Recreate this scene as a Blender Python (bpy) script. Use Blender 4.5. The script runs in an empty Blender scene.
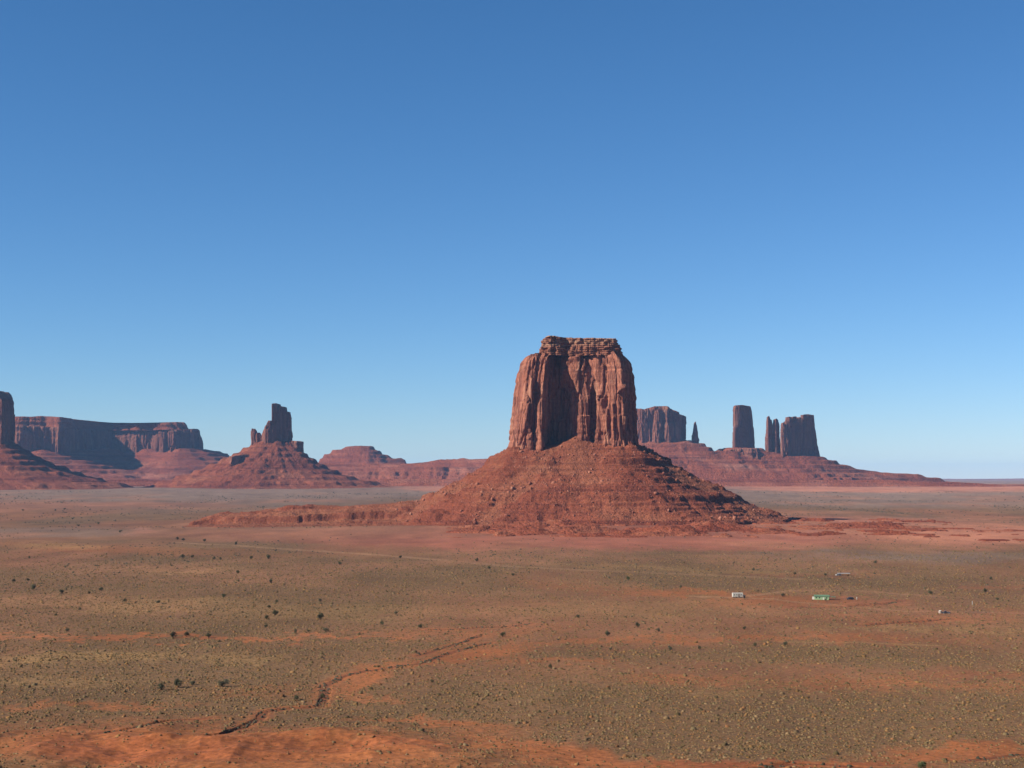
import bpy, math, random
import numpy as np
random.seed(7); rng = np.random.default_rng(7)
S = bpy.context.scene; C = S.collection
# ------------------------------------------------------------------ camera
F, W, H, HZ, CAMZ = 1500.0, 1024, 768, 478.0, 80.0
PITCH = math.atan((HZ - H / 2) / F)
cam = bpy.data.objects.new('camera', bpy.data.cameras.new('camera')); C.objects.link(cam)
cam.location = (0, 0, CAMZ); cam.rotation_euler = (math.pi / 2 + PITCH, 0, 0)
cam.data.sensor_width = 36; cam.data.lens = 36 * F / W
cam.data.clip_start = 0.5; cam.data.clip_end = 200000
S.camera = cam
# ------------------------------------------------------------------ light
SUN_EL, SUN_AZ = math.radians(32), math.radians(21)      # azimuth: angle from the left (-x) towards the camera side (-y)
SUN_DIR = (-math.cos(SUN_EL) * math.cos(SUN_AZ), -math.cos(SUN_EL) * math.sin(SUN_AZ), math.sin(SUN_EL))
w = bpy.data.worlds.new('World'); S.world = w; w.use_nodes = True
nt = w.node_tree; nt.nodes.clear()
sky = nt.nodes.new('ShaderNodeTexSky'); sky.sky_type = 'NISHITA'; sky.sun_disc = False
sky.sun_elevation = SUN_EL
sky.sun_rotation = math.atan2(SUN_DIR[0], SUN_DIR[1])
sky.altitude = 1600; sky.air_density = 1.0; sky.dust_density = 0.0; sky.ozone_density = 2.5
bg = nt.nodes.new('ShaderNodeBackground'); bg.inputs[1].default_value = 0.0618
out = nt.nodes.new('ShaderNodeOutputWorld')
sep = nt.nodes.new('ShaderNodeSeparateColor'); com = nt.nodes.new('ShaderNodeCombineColor'); nt.links.new(sky.outputs[0], sep.inputs[0])
for i, (pw, mu) in enumerate(((1.32, 0.38), (1.08, 0.72), (1.06, 0.965))):      # clear high-desert air: the blue of the sky deepened
    a = nt.nodes.new('ShaderNodeMath'); a.operation = 'POWER'; a.inputs[1].default_value = pw; nt.links.new(sep.outputs[i], a.inputs[0])
    b = nt.nodes.new('ShaderNodeMath'); b.operation = 'MULTIPLY'; b.inputs[1].default_value = mu; nt.links.new(a.outputs[0], b.inputs[0]); nt.links.new(b.outputs[0], com.inputs[i])
nt.links.new(com.outputs[0], bg.inputs[0]); nt.links.new(bg.outputs[0], out.inputs[0])
sl = bpy.data.lights.new('sun', 'SUN'); sl.energy = 5.0; sl.angle = math.radians(0.5); sl.color = (1, 0.93, 0.83)
so = bpy.data.objects.new('sun', sl); C.objects.link(so)
from mathutils import Vector
so.rotation_euler = Vector(SUN_DIR).to_track_quat('Z', 'Y').to_euler(); so.location = (-300, -200, 400)
S.view_settings.view_transform = 'Standard'; S.view_settings.look = 'None'
S.view_settings.exposure = 0.85; S.view_settings.gamma = 1.0
S.cycles.max_bounces = 5; S.cycles.volume_bounces = 2
# ------------------------------------------------------------------ helpers
CP, SP = math.cos(PITCH), math.sin(PITCH)
def P(px, py, Y):
    """world point at depth Y that shows at pixel (px, py)"""
    v = (H / 2 - py) / F
    k = Y / (CP - v * SP)
    return (px - W / 2) / F * k, Y, CAMZ + k * (SP + v * CP)
def PX(px, Y): return (px - W / 2) / F * Y
def PZ(py, Y): return P(512, py, Y)[2]
def sm(a, b, x):
    t = np.clip((x - a) / (b - a), 0, 1); return t * t * (3 - 2 * t)
def _h(ix, iy, iz, seed):
    h = (ix.astype(np.int64) * 374761393 + iy.astype(np.int64) * 668265263 + iz.astype(np.int64) * 2147483647 + seed * 1274126177) & 0xffffffff
    h = ((h ^ (h >> 13)) * 1274126177) & 0xffffffff
    h = ((h ^ (h >> 16)) * 2246822519) & 0xffffffff
    return ((h ^ (h >> 15)) & 0xffffff) / float(0xffffff) * 2 - 1
def n2(x, y, seed=0):
    x = np.asarray(x, float); y = np.asarray(y, float)
    ix = np.floor(x); iy = np.floor(y); fx = x - ix; fy = y - iy
    fx = fx * fx * (3 - 2 * fx); fy = fy * fy * (3 - 2 * fy); z = np.zeros_like(ix)
    a = _h(ix, iy, z, seed); b = _h(ix + 1, iy, z, seed); c = _h(ix, iy + 1, z, seed); d = _h(ix + 1, iy + 1, z, seed)
    return (a * (1 - fx) + b * fx) * (1 - fy) + (c * (1 - fx) + d * fx) * fy
def fbm(x, y, o=4, seed=0, g=0.5):
    s = 0; a = 1; t = 0
    for i in range(o):
        s = s + a * n2(x * 2 ** i + 17.3 * i, y * 2 ** i - 9.1 * i, seed + i); t += a; a *= g
    return s / t
def ridged(x, y, o=4, seed=0):
    s = 0; a = 1; t = 0
    for i in range(o):
        s = s + a * (1 - 2 * np.abs(n2(x * 2 ** i + 7.7 * i, y * 2 ** i + 3.1 * i, seed + i))); t += a; a *= 0.5
    return s / t
def mesh_np(name, v, f, mats, loc=(0, 0, 0), smooth=False, mi=None):
    """f: (n,k) int array; one mesh object"""
    me = bpy.data.meshes.new(name)
    v = np.asarray(v, np.float32) - np.asarray(loc, np.float32); f = np.asarray(f, np.int32)
    k = f.shape[1]; n = len(f)
    me.vertices.add(len(v)); me.vertices.foreach_set('co', v.ravel())
    me.loops.add(n * k); me.loops.foreach_set('vertex_index', f.ravel())
    me.polygons.add(n); me.polygons.foreach_set('loop_start', np.arange(0, n * k, k, dtype=np.int32))
    if mi is not None: me.polygons.foreach_set('material_index', np.asarray(mi, np.int32))
    me.update(calc_edges=True); me.validate()
    for m in (mats if isinstance(mats, (list, tuple)) else [mats]): me.materials.append(m)
    if smooth: me.polygons.foreach_set('use_smooth', np.ones(n, bool))
    o = bpy.data.objects.new(name, me); C.objects.link(o)
    return o
def colattr(o, name, col):
    a = o.data.color_attributes.new(name, 'FLOAT_COLOR', 'POINT')
    c = np.ones((len(col), 4), np.float32); c[:, :col.shape[1]] = col
    a.data.foreach_set('color', c.ravel())
def tag(o, label=None, cat=None, group=None, kind=None):
    for k, v in (('label', label), ('category', cat), ('group', group), ('kind', kind)):
        if v: o[k] = v
    return o
def thing(name, loc, label, cat, group=None):
    e = bpy.data.objects.new(name, None); C.objects.link(e); e.location = loc; e.empty_display_size = 5
    return tag(e, label, cat, group)
def child(o, parent):
    o.parent = parent
    return o
# ------------------------------------------------------------------ materials
ALB = 0.65                       # overall reflectance level of the place, matched to the exposure
class NT:
    def __init__(s, name):
        s.m = bpy.data.materials.new(name); s.m.use_nodes = True; s.t = s.m.node_tree; s.t.nodes.clear()
        s.out = s.n('ShaderNodeOutputMaterial'); s.b = s.n('ShaderNodeBsdfPrincipled')
        s.l(s.b.outputs[0], s.out.inputs[0]); s.b.inputs['Roughness'].default_value = 0.95
        s.b.inputs['Specular IOR Level'].default_value = 0.1
    def n(s, t, **k):
        x = s.t.nodes.new(t)
        for a, b in k.items(): setattr(x, a, b)
        return x
    def l(s, a, b): s.t.links.new(a, b)
    def co(s, sc, kind='Object'):
        if not hasattr(s, 'tc'): s.tc = s.n('ShaderNodeTexCoord')
        m = s.n('ShaderNodeMapping'); m.inputs['Scale'].default_value = sc; s.l(s.tc.outputs[kind], m.inputs[0]); return m.outputs[0]
    def noise(s, sc, detail=4, rough=0.55, dist=0.0):
        x = s.n('ShaderNodeTexNoise'); s.l(s.co(sc), x.inputs['Vector']); x.inputs['Scale'].default_value = 1
        x.inputs['Detail'].default_value = detail; x.inputs['Roughness'].default_value = rough; x.inputs['Distortion'].default_value = dist
        return x.outputs['Fac']
    def vor(s, sc, feat='F1'):
        x = s.n('ShaderNodeTexVoronoi', feature=feat); s.l(s.co(sc), x.inputs['Vector']); x.inputs['Scale'].default_value = 1
        return x.outputs['Distance']
    def ramp(s, fac, stops):
        x = s.n('ShaderNodeValToRGB'); e = x.color_ramp.elements
        while len(e) < len(stops): e.new(0.5)
        for i, (p, c) in enumerate(stops):
            e[i].position = p; e[i].color = (c, c, c, 1) if isinstance(c, (int, float)) else (*c, 1)
        s.l(fac, x.inputs[0]); return x.outputs[0]
    def mix(s, fac, a, b, mode='MIX'):
        x = s.n('ShaderNodeMix', data_type='RGBA', blend_type=mode)
        for sock, v in ((x.inputs[0], fac), (x.inputs[6], a), (x.inputs[7], b)):
            if isinstance(v, (int, float)): sock.default_value = v
            elif isinstance(v, tuple): sock.default_value = (*v, 1)
            else: s.l(v, sock)
        return x.outputs[2]
    def math(s, op, a, b=0.0):
        x = s.n('ShaderNodeMath', operation=op)
        for i, v in enumerate((a, b)):
            if isinstance(v, (int, float)): x.inputs[i].default_value = v
            else: s.l(v, x.inputs[i])
        return x.outputs[0]
    def bump(s, h, strength=0.5, dist=1.0):
        x = s.n('ShaderNodeBump'); x.inputs['Strength'].default_value = strength; x.inputs['Distance'].default_value = dist
        s.l(h, x.inputs['Height']); s.l(x.outputs[0], s.b.inputs['Normal'])
    def base(s, c):
        if isinstance(c, tuple): s.b.inputs['Base Color'].default_value = (*(v * ALB for v in c), 1)
        else: s.l(s.mix(1.0, c, (ALB, ALB, ALB), 'MULTIPLY'), s.b.inputs['Base Color'])
def m_cliff(name, q=1.0, bright=1.0):
    """red sandstone wall; q = size of one metre of detail (bigger for far walls)"""
    t = NT(name); b = bright
    big = t.noise((0.012 / q, 0.012 / q, 0.009 / q), 3)
    c = t.ramp(big, [(0.3, (0.25 * b, 0.085 * b, 0.052 * b)), (0.55, (0.37 * b, 0.142 * b, 0.085 * b)), (0.75, (0.46 * b, 0.20 * b, 0.125 * b))])
    streak = t.noise((0.16 / q, 0.16 / q, 0.008 / q), 5, 0.6, 0.6)
    c = t.mix(t.ramp(streak, [(0.46, 0.0), (0.58, 0.8)]), c, (0.16, 0.058, 0.042))
    s2 = t.noise((0.09 / q, 0.09 / q, 0.012 / q), 4)
    c = t.mix(t.ramp(s2, [(0.56, 0.0), (0.68, 0.6)]), c, (0.50 * b, 0.25 * b, 0.155 * b))
    st = t.noise((0.002, 0.002, 0.16 / q), 3)
    c = t.mix(t.ramp(st, [(0.35, 0.38), (0.5, 0.0)]), c, (0.19, 0.06, 0.04))
    fine = t.noise((0.55 / q, 0.55 / q, 0.2 / q), 5, 0.65)
    c = t.mix(0.5, c, t.ramp(fine, [(0.3, 0.3), (0.7, 0.72)]), 'OVERLAY')
    t.base(c)
    h = t.math('ADD', t.math('MULTIPLY', streak, 1.6), t.math('ADD', fine, t.math('MULTIPLY', st, 0.8)))
    t.bump(h, 0.9, 1.6 * q); return t.m
def m_talus(name, q=1.0, bright=1.0, dust=(0.40, 0.155, 0.085), sz=0.11):
    t = NT(name); b = bright
    big = t.noise((0.010 / q, 0.010 / q, 0.02 / q), 4)
    c = t.ramp(big, [(0.32, (0.25 * b, 0.068 * b, 0.036 * b)), (0.52, (0.335 * b, 0.105 * b, 0.056 * b)), (0.72, tuple(v * b for v in dust))])
    st = t.noise((0.0015, 0.0015, sz / q), 4, 0.6)
    c = t.mix(t.ramp(st, [(0.40, 0.75), (0.49, 0.0), (0.58, 0.0), (0.66, 0.3)]), c, (0.17 * b, 0.046 * b, 0.028 * b))
    du = t.n('ShaderNodeVertexColor'); du.layer_name = 'dust'; ds = t.n('ShaderNodeSeparateColor'); t.l(du.outputs[0], ds.inputs[0])
    c = t.mix(t.math('MULTIPLY', ds.outputs[0], 0.38), c, (0.40, 0.185, 0.105))
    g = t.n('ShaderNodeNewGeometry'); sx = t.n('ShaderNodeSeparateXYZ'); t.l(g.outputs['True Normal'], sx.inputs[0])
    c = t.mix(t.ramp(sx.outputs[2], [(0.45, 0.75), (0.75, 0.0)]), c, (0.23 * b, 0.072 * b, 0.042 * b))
    bl = t.vor((0.33 / q, 0.33 / q, 0.33 / q)); fine = t.noise((0.25 / q, 0.25 / q, 0.4 / q), 6, 0.7)
    c = t.mix(0.7, c, t.ramp(fine, [(0.32, 0.26), (0.68, 0.74)]), 'OVERLAY')
    pale = t.noise((0.12 / q, 0.12 / q, 0.12 / q), 5, 0.7)
    c = t.mix(t.ramp(pale, [(0.58, 0.0), (0.72, 0.5)]), c, (0.48 * b, 0.22 * b, 0.13 * b))
    c = t.mix(1.0, c, (0.86, 0.76, 0.68), 'MULTIPLY'); t.base(c)
    t.bump(t.math('ADD', t.math('MULTIPLY', bl, -1.0), t.math('MULTIPLY', fine, 2.2)), 0.9, 1.3 * q); return t.m
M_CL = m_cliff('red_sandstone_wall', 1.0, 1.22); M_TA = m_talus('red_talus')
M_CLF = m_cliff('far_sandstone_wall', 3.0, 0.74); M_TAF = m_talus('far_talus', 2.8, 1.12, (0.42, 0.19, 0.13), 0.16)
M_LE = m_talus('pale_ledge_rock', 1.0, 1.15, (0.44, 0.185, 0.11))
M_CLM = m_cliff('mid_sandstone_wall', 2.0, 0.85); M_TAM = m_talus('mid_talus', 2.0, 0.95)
def m_cap():
    t = NT('tan_cap_rock')
    st = t.noise((0.01, 0.01, 0.35), 4, 0.6)
    c = t.ramp(st, [(0.35, (0.22, 0.085, 0.055)), (0.5, (0.38, 0.185, 0.115)), (0.65, (0.50, 0.31, 0.20))])
    cz = t.n('ShaderNodeSeparateXYZ'); t.l(t.tc.outputs['Object'], cz.inputs[0])
    up = t.math('ADD', t.math('MULTIPLY', t.math('SUBTRACT', cz.outputs[2], PZ(348, 2600.0)), 0.12), t.math('MULTIPLY', t.noise((0.03, 0.03, 0.1), 3), 0.9))
    c = t.mix(t.ramp(up, [(0.25, 0.8), (0.75, 0.0)]), c, (0.27, 0.10, 0.06))
    f = t.noise((0.5, 0.5, 0.5), 5, 0.7)
    c = t.mix(0.7, c, t.ramp(f, [(0.3, 0.25), (0.7, 0.75)]), 'OVERLAY'); t.base(c)
    t.bump(t.math('ADD', f, st), 1.0, 1.5); return t.m
M_CAP = m_cap()

# ------------------------------------------------------------------ terrain functions (world coordinates)
def pxy(x, y, z=0.0):
    """approximate photograph position of a point, used to lay out patches of soil and scrub that were read off the photograph"""
    dy = np.maximum(y, 1.0)
    return 512 + x / dy * F, HZ + (CAMZ - z) / dy * F
def wpt(px, py):
    """ground point seen at a pixel (flat valley floor)"""
    Y = CAMZ * F / (py - HZ)
    return PX(px, Y), Y
WASH = [   # (points in the photograph, depth m, width m): dry washes cut into the floor
    ([(180, 748), (195, 741), (225, 735), (262, 716), (268, 709), (290, 706), (322, 704), (326, 692), (326, 684), (345, 674), (365, 669), (388, 666), (408, 663), (425, 661), (436, 656), (455, 650), (470, 646), (490, 641)], 2.6, 2.6),
    ([(418, 654), (432, 650), (445, 646), (462, 641), (480, 634)], 2.2, 2.6),
    ([(430, 628), (455, 628), (480, 626), (512, 625), (530, 622)], 2.2, 3.5),
    ([(100, 740), (140, 732), (170, 722), (215, 716)], 1.3, 1.8),
    ([(740, 768), (785, 760), (830, 761), (870, 766)], 2.2, 2.6), ([(960, 758), (985, 754), (1010, 751), (1040, 750)], 1.8, 2.2),
    ([(860, 625), (880, 623), (915, 621), (945, 619)], 2.6, 4.5),
    ([(790, 606), (830, 607), (880, 604), (900, 600)], 2.4, 4.0),
]
WASH = [([wpt(*p) for p in pts], d, wd * 0.8) for pts, d, wd in WASH]
def seg_dist(x, y, pts, closed=False):
    best = np.full(np.shape(x), 1e9); side = np.zeros(np.shape(x))
    P_ = list(pts) + ([pts[0]] if closed else [])
    for (ax, ay), (bx, by) in zip(P_[:-1], P_[1:]):
        dx, dy = bx - ax, by - ay; L2 = dx * dx + dy * dy + 1e-9
        t = np.clip(((x - ax) * dx + (y - ay) * dy) / L2, 0, 1)
        d = np.hypot(x - ax - t * dx, y - ay - t * dy)
        s = (x - ax) * dy - (y - ay) * dx
        side = np.where(d < best, np.sign(s), side); best = np.minimum(best, d)
    return best, side
def inside(x, y, pts):
    r = np.zeros(np.shape(x), bool); n = len(pts)
    for i in range(n):
        ax, ay = pts[i]; bx, by = pts[(i + 1) % n]
        if ay == by: continue
        r ^= ((ay > y) != (by > y)) & (x < (bx - ax) * (y - ay) / (by - ay) + ax)
    return r
def ground(x, y):
    x = np.asarray(x, float); y = np.asarray(y, float)
    r = np.hypot(x, y)
    z = 43 * sm(2600, 6600, r) + 10 * sm(8000, 30000, r)
    z = z + 2.2 * fbm(x / 210, y / 210, 3, 5) * sm(350, 900, r) + 3.5 * fbm(x / 1500, y / 1500, 3, 11) * sm(1200, 4000, r)
    z = z + 0.35 * fbm(x / 14, y / 14, 4, 21) * (r < 2600)
    # bare badland mounds at the foot of the overlook
    px, py = pxy(x, y)
    k = sm(712, 752, py + 10 * n2(x / 40, y / 40, 3)) * (1 - sm(430, 640, px))
    k2 = sm(745, 765, py) * sm(500, 700, px)
    hum = 0.5 + 0.5 * ridged(x / 50 + 3.1, y / 42, 4, 31)
    z = z + k * (5.5 * hum ** 1.3 + 0.8 * fbm(x / 12, y / 12, 4, 35)) + k2 * 0.7 * hum
    # broken low ledges right of the big butte
    k3 = 0.3 * np.exp(-((px - 850) / 130.) ** 2 - ((py - 529) / 13.) ** 2)
    t = fbm(x / 120, y / 90, 4, 41) * 3
    z = z + k3 * 5 * (np.floor(t * 2) / 2 + sm(0, 0.25, t * 2 - np.floor(t * 2)) / 2 + 0.6)
    # slope of red soil in front of the big butte
    z = z + 9 * np.exp(-((x - PX(600, 2300)) / 420) ** 2) * sm(2020, 2400, y) * (1 - sm(2900, 3300, y))
    wx = x + 0.7 * n2(x / 7, y / 7, 51) + 1.5 * n2(x / 22, y / 22, 52); wy = y + 1.5 * n2(x / 7, y / 7, 53) + 3 * n2(x / 22, y / 22, 54)
    near = (r < 1300) & (np.abs(px - 512) < 620) & (y > 0)
    for pts, dep, wid in WASH:
        bx = [p[0] for p in pts]; by = [p[1] for p in pts]
        m = near & (x > min(bx) - 15) & (x < max(bx) + 15) & (y > min(by) - 20) & (y < max(by) + 20)
        if not m.any(): continue
        d, _ = seg_dist(wx[m], wy[m], pts)
        vary = 0.62 + 0.6 * n2(wx[m] / 17, wy[m] / 17, 61)
        en_ = np.minimum(np.hypot(x[m] - pts[0][0], y[m] - pts[0][1]), np.hypot(x[m] - pts[-1][0], y[m] - pts[-1][1]))
        zz = z[m]; zz -= dep * sm(0, 25, en_) * np.clip(vary, 0.7, 1.25) * 1.0 * (1 - sm(wid * 0.5, wid, d)) * np.minimum(1, 1)
        z[m] = zz
    # the overlook the camera stands on
    hill = np.clip(1 - r / 300, 0, 1) ** 1.7 * (CAMZ - 3) * (1 + 0.05 * fbm(x / 15, y / 15, 3, 71) * sm(10, 60, r))
    back = sm(0.1, -0.5, y / np.maximum(r, 1)) * (r < 1500) * (1 - sm(600, 1500, r)) * (CAMZ - 3)
    back = sm(-20, -140, y) * (1 - sm(700, 1500, r)) * (CAMZ - 3)
    return np.where(r < 1600, np.maximum(z * (r > 300) + hill, back), z)

# ---- soil colour and scrub cover: patches (px, py, half-width, half-height, tilt px/px, colour id, strength)
RED, ORG, GRY, YEL, PNK, PLE = (0.30, 0.105, 0.05), (0.40, 0.138, 0.048), (0.215, 0.118, 0.055), (0.42, 0.245, 0.095), (0.47, 0.195, 0.115), (0.44, 0.25, 0.13)
GRN = (0.25, 0.168, 0.122); ORR = (0.34, 0.105, 0.04)
PATCH = [
    # far floor
    (512, 494, 900, 7, 0, GRN, 0.9, .6), (980, 488, 110, 4, 0.0, PNK, 0.8, .1), (830, 489, 120, 3, 0.02, PNK, 0.8, .1), (450, 489, 45, 3, 0, PNK, 0.8, .1),
    (900, 501, 260, 8, 0, GRN, 0.85, .6), (830, 488, 130, 4, 0.02, PNK, 0.95, .1), (455, 488, 60, 3.5, 0, PNK, 0.9, .1), (985, 487, 90, 3, 0, PNK, .8, .1), (170, 500, 260, 12, 0, GRN, 0.8, .6),
    (90, 505, 160, 5, 0, RED, 0.5, .3), (140, 531, 14, 4, 0, PNK, .9, 0), (60, 532, 120, 6, 0, GRN, 0.7, .6),
    (330, 532, 190, 9, 0.0, PNK, 0.55, .15), (380, 540, 220, 6, 0.03, RED, 0.6, .2),
    (610, 538, 300, 13, 0, (0.42, 0.145, 0.09), 0.95, .15), (800, 528, 150, 14, 0, (0.40, 0.15, 0.09), .9, .15), (965, 535, 120, 14, 0, (0.56, 0.225, 0.125), 0.95, .05), (880, 522, 130, 5, 0, PNK, 0.5, .1),
    # middle
    (150, 550, 200, 5, 0.03, ORG, 0.55, .2), (60, 546, 60, 3, 0, YEL, 0.5, .4), (350, 560, 220, 6, .05, GRY, .5, .8), (650, 553, 180, 6, 0.02, GRY, 0.6, .6), (900, 556, 170, 7, 0.01, GRN, 0.85, .7),
    (140, 575, 260, 10, 0, GRY, 0.8, .8), (180, 571, 60, 3, 0, YEL, .6, .5), (380, 585, 180, 14, 0.02, GRY, 0.8, .85),
    (620, 543, 290, 9, 0.0, (0.45, 0.155, 0.088), 0.75, .15),
    (740, 570, 200, 4, 0.03, YEL, 0.5, .35), (735, 585, 110, 6, 0.02, GRY, 0.8, .7), (940, 582, 120, 5, 0.02, GRY, 0.8, .7), (820, 574, 100, 4, 0, RED, 0.6, .3),
    (700, 594, 100, 4, 0.06, ORG, 0.8, .1), (850, 600, 75, 5, 0.02, ORG, 0.95, .05), (760, 602, 80, 3, 0, ORG, 0.7, .1), (990, 585, 50, 3, 0, ORG, .7, .1),
    (620, 588, 120, 6, 0.08, ORG, 0.45, .3),
    (110, 602, 220, 8, 0, YEL, 0.55, .7), (330, 612, 150, 9, 0, YEL, 0.35, .7), (620, 608, 180, 10, 0, YEL, 0.35, .6), (900, 616, 190, 5, 0, ORG, .5, .3),
    (200, 634, 330, 3, 0.003, ORG, 0.95, 0), (480, 628, 120, 4, -0.03, ORG, 0.6, .3), (700, 639, 330, 4, -0.01, ORG, 0.75, .15), (930, 627, 150, 3, 0.0, YEL, .5, .3),
    (850, 655, 220, 13, 0, GRY, 0.9, .95), (60, 641, 120, 5, 0, GRY, 0.75, .9), (370, 645, 120, 7, 0, GRY, 0.7, .9), (620, 655, 140, 9, 0, GRY, 0.6, .8),
    (90, 655, 110, 7, -0.02, YEL, 0.75, .8), (240, 655, 60, 8, 0, YEL, 0.5, .7), (60, 668, 200, 5, 0, GRY, .5, .9), (60, 678, 100, 6, 0, YEL, 0.4, .8), (60, 688, 110, 8, 0.0, GRY, 0.7, .9),
    (480, 652, 65, 10, -0.12, ORG, 0.95, .1), (420, 662, 90, 4, -0.1, ORG, 0.6, .2), (560, 661, 90, 3, 0, ORG, 0.7, .2), (680, 678, 90, 5, 0, ORG, 0.6, .35),
    (360, 680, 40, 12, -0.3, ORG, 0.9, .1), (370, 697, 50, 4, 0, ORG, 0.7, .2), (260, 690, 60, 9, 0, ORG, 0.45, .5),
    (330, 678, 45, 9, 0.0, GRY, .2, .8), (600, 700, 170, 24, 0.06, GRY, 0.95, 1), (880, 712, 260, 24, 0.0, GRY, 0.85, .95), (900, 684, 190, 7, 0, ORG, 0.55, .5), (980, 672, 90, 5, 0, ORR, 0.45, .5),
    (720, 690, 70, 4, 0, YEL, 0.35, .6), (740, 735, 150, 13, 0.02, GRY, 0.85, .9),
    # foreground
    (90, 703, 130, 4, 0, ORG, 0.7, .3), (60, 713, 60, 4, 0, GRY, 0.6, .8), (240, 700, 60, 6, 0, GRY, 0.4, .7),
    (230, 756, 330, 38, 0.04, ORG, 1.0, .06), (540, 752, 110, 14, 0.18, ORG, 0.95, .15), (150, 760, 160, 12, 0, ORR, 0.8, .02), (360, 752, 130, 6, 0, ORR, .6, .02), (430, 722, 110, 6, 0.1, ORG, 0.9, .2),
    (640, 765, 150, 9, 0.05, ORG, 0.85, .2), (800, 763, 170, 6, 0.0, ORR, 0.95, .1), (960, 748, 110, 9, -0.06, ORG, 0.95, .15), (1000, 763, 50, 5, 0, GRY, 0.6, .6), (420, 712, 50, 4, .1, GRY, .5, .8),
]
def soil(x, y):
    """(colour, scrub cover 0..1) of the valley floor at world x, y"""
    r0 = np.hypot(x, y); px, py = pxy(x, y, 43 * sm(2600, 6600, r0) + 10 * sm(8000, 30000, r0))
    s = np.clip((py - HZ) / 60., 0.35, 3)
    r = np.hypot(x, y)
    jx = 20 * fbm(x / 90, y / 90, 3, 101) ; jy = s * 3.2 * fbm(x / 60, y / 130, 4, 102) + s * 1.8 * fbm(x / 14, y / 22, 3, 103) + s * 1.9 * fbm(x / 3.5, y / 8, 2, 109)
    qx, qy = px + jx, py + jy
    col = np.empty(np.shape(x) + (3,)); veg = np.full(np.shape(x), 0.55)
    b = sm(-0.35, 0.35, fbm(x / 160, y / 420, 4, 104))[..., None]
    col[:] = np.array(GRY) * b + np.array((0.29, 0.128, 0.06)) * (1 - b); veg = 0.45 + 0.4 * b[..., 0]
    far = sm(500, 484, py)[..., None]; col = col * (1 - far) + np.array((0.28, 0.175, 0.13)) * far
    for cx, cy, hw, hh, tilt, c, st, vg in PATCH:
        u = (qx - cx) / hw; v = (qy - cy - tilt * (qx - cx)) / hh
        e = st * (1 - sm(0.35, 1.22, np.sqrt(u * u + v * v)))
        col = col * (1 - e[..., None]) + np.array(c) * e[..., None]; veg = veg * (1 - e) + vg * e
    # graded dirt tracks
    for pts, wid, c in TRACKS:
        d, _ = seg_dist(x + 2 * n2(x / 30, y / 30, 9), y + 3 * n2(x / 30, y / 30, 8), pts)
        e = 0.75 * (1 - sm(wid * 0.5, wid, d)) * (0.75 + 0.25 * n2(x / 40, y / 40, 12))
        col = col * (1 - e[..., None]) + np.array(c) * e[..., None]; veg = veg * (1 - e)
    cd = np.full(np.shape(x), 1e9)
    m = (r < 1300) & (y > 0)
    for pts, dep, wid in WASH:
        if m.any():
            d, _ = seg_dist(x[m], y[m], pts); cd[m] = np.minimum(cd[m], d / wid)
    e = 0.7 * (1 - sm(1.0, 3.2, cd)); col = col * (1 - e[..., None]) + np.array(ORG) * e[..., None]; veg *= 1 - e
    e = 0.65 * (1 - sm(0.6, 1.0, cd)); col = col * (1 - e[..., None]) + np.array((0.17, 0.055, 0.028)) * e[..., None]  # darker red soil of the wash bed, with shade of its banks painted in
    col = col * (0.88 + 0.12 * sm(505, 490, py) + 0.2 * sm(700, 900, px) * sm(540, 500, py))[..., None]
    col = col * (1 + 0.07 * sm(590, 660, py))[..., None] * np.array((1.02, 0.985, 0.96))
    br = 1 + 0.30 * fbm(x / 30, y / 70, 4, 105) + 0.22 * fbm(x / 140, y / 260, 4, 107) * sm(640, 560, py)
    q_ = (0.5 * sm(0.0, 0.45, fbm(x / 170, y / 300, 4, 108)) * sm(660, 580, py) * sm(484, 500, py))[..., None]; col = col * (1 - q_) + np.array((0.40, 0.165, 0.085)) * q_
    return col * br[..., None], np.clip(veg + 0.25 * fbm(x / 25, y / 40, 3, 106) * (veg > 0.02), 0, 1)
TRACKS = [([(PX(px, 1500) if 0 else wpt(px, py)[0], wpt(px, py)[1]) for px, py in pts], wd, c) for pts, wd, c in [
    ([(180, 541), (250, 546), (320, 550), (400, 556), (460, 561), (512, 566), (600, 570), (700, 574), (790, 578)], 11, PLE),
    ([(690, 595.5), (735, 597), (790, 591), (860, 591), (960, 597)], 5, PLE),
    ([(700, 596), (770, 599), (900, 611), (1040, 612)], 4, PLE),
    ([(780, 640), (860, 641), (940, 644)], 3, YEL),
]]
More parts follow.
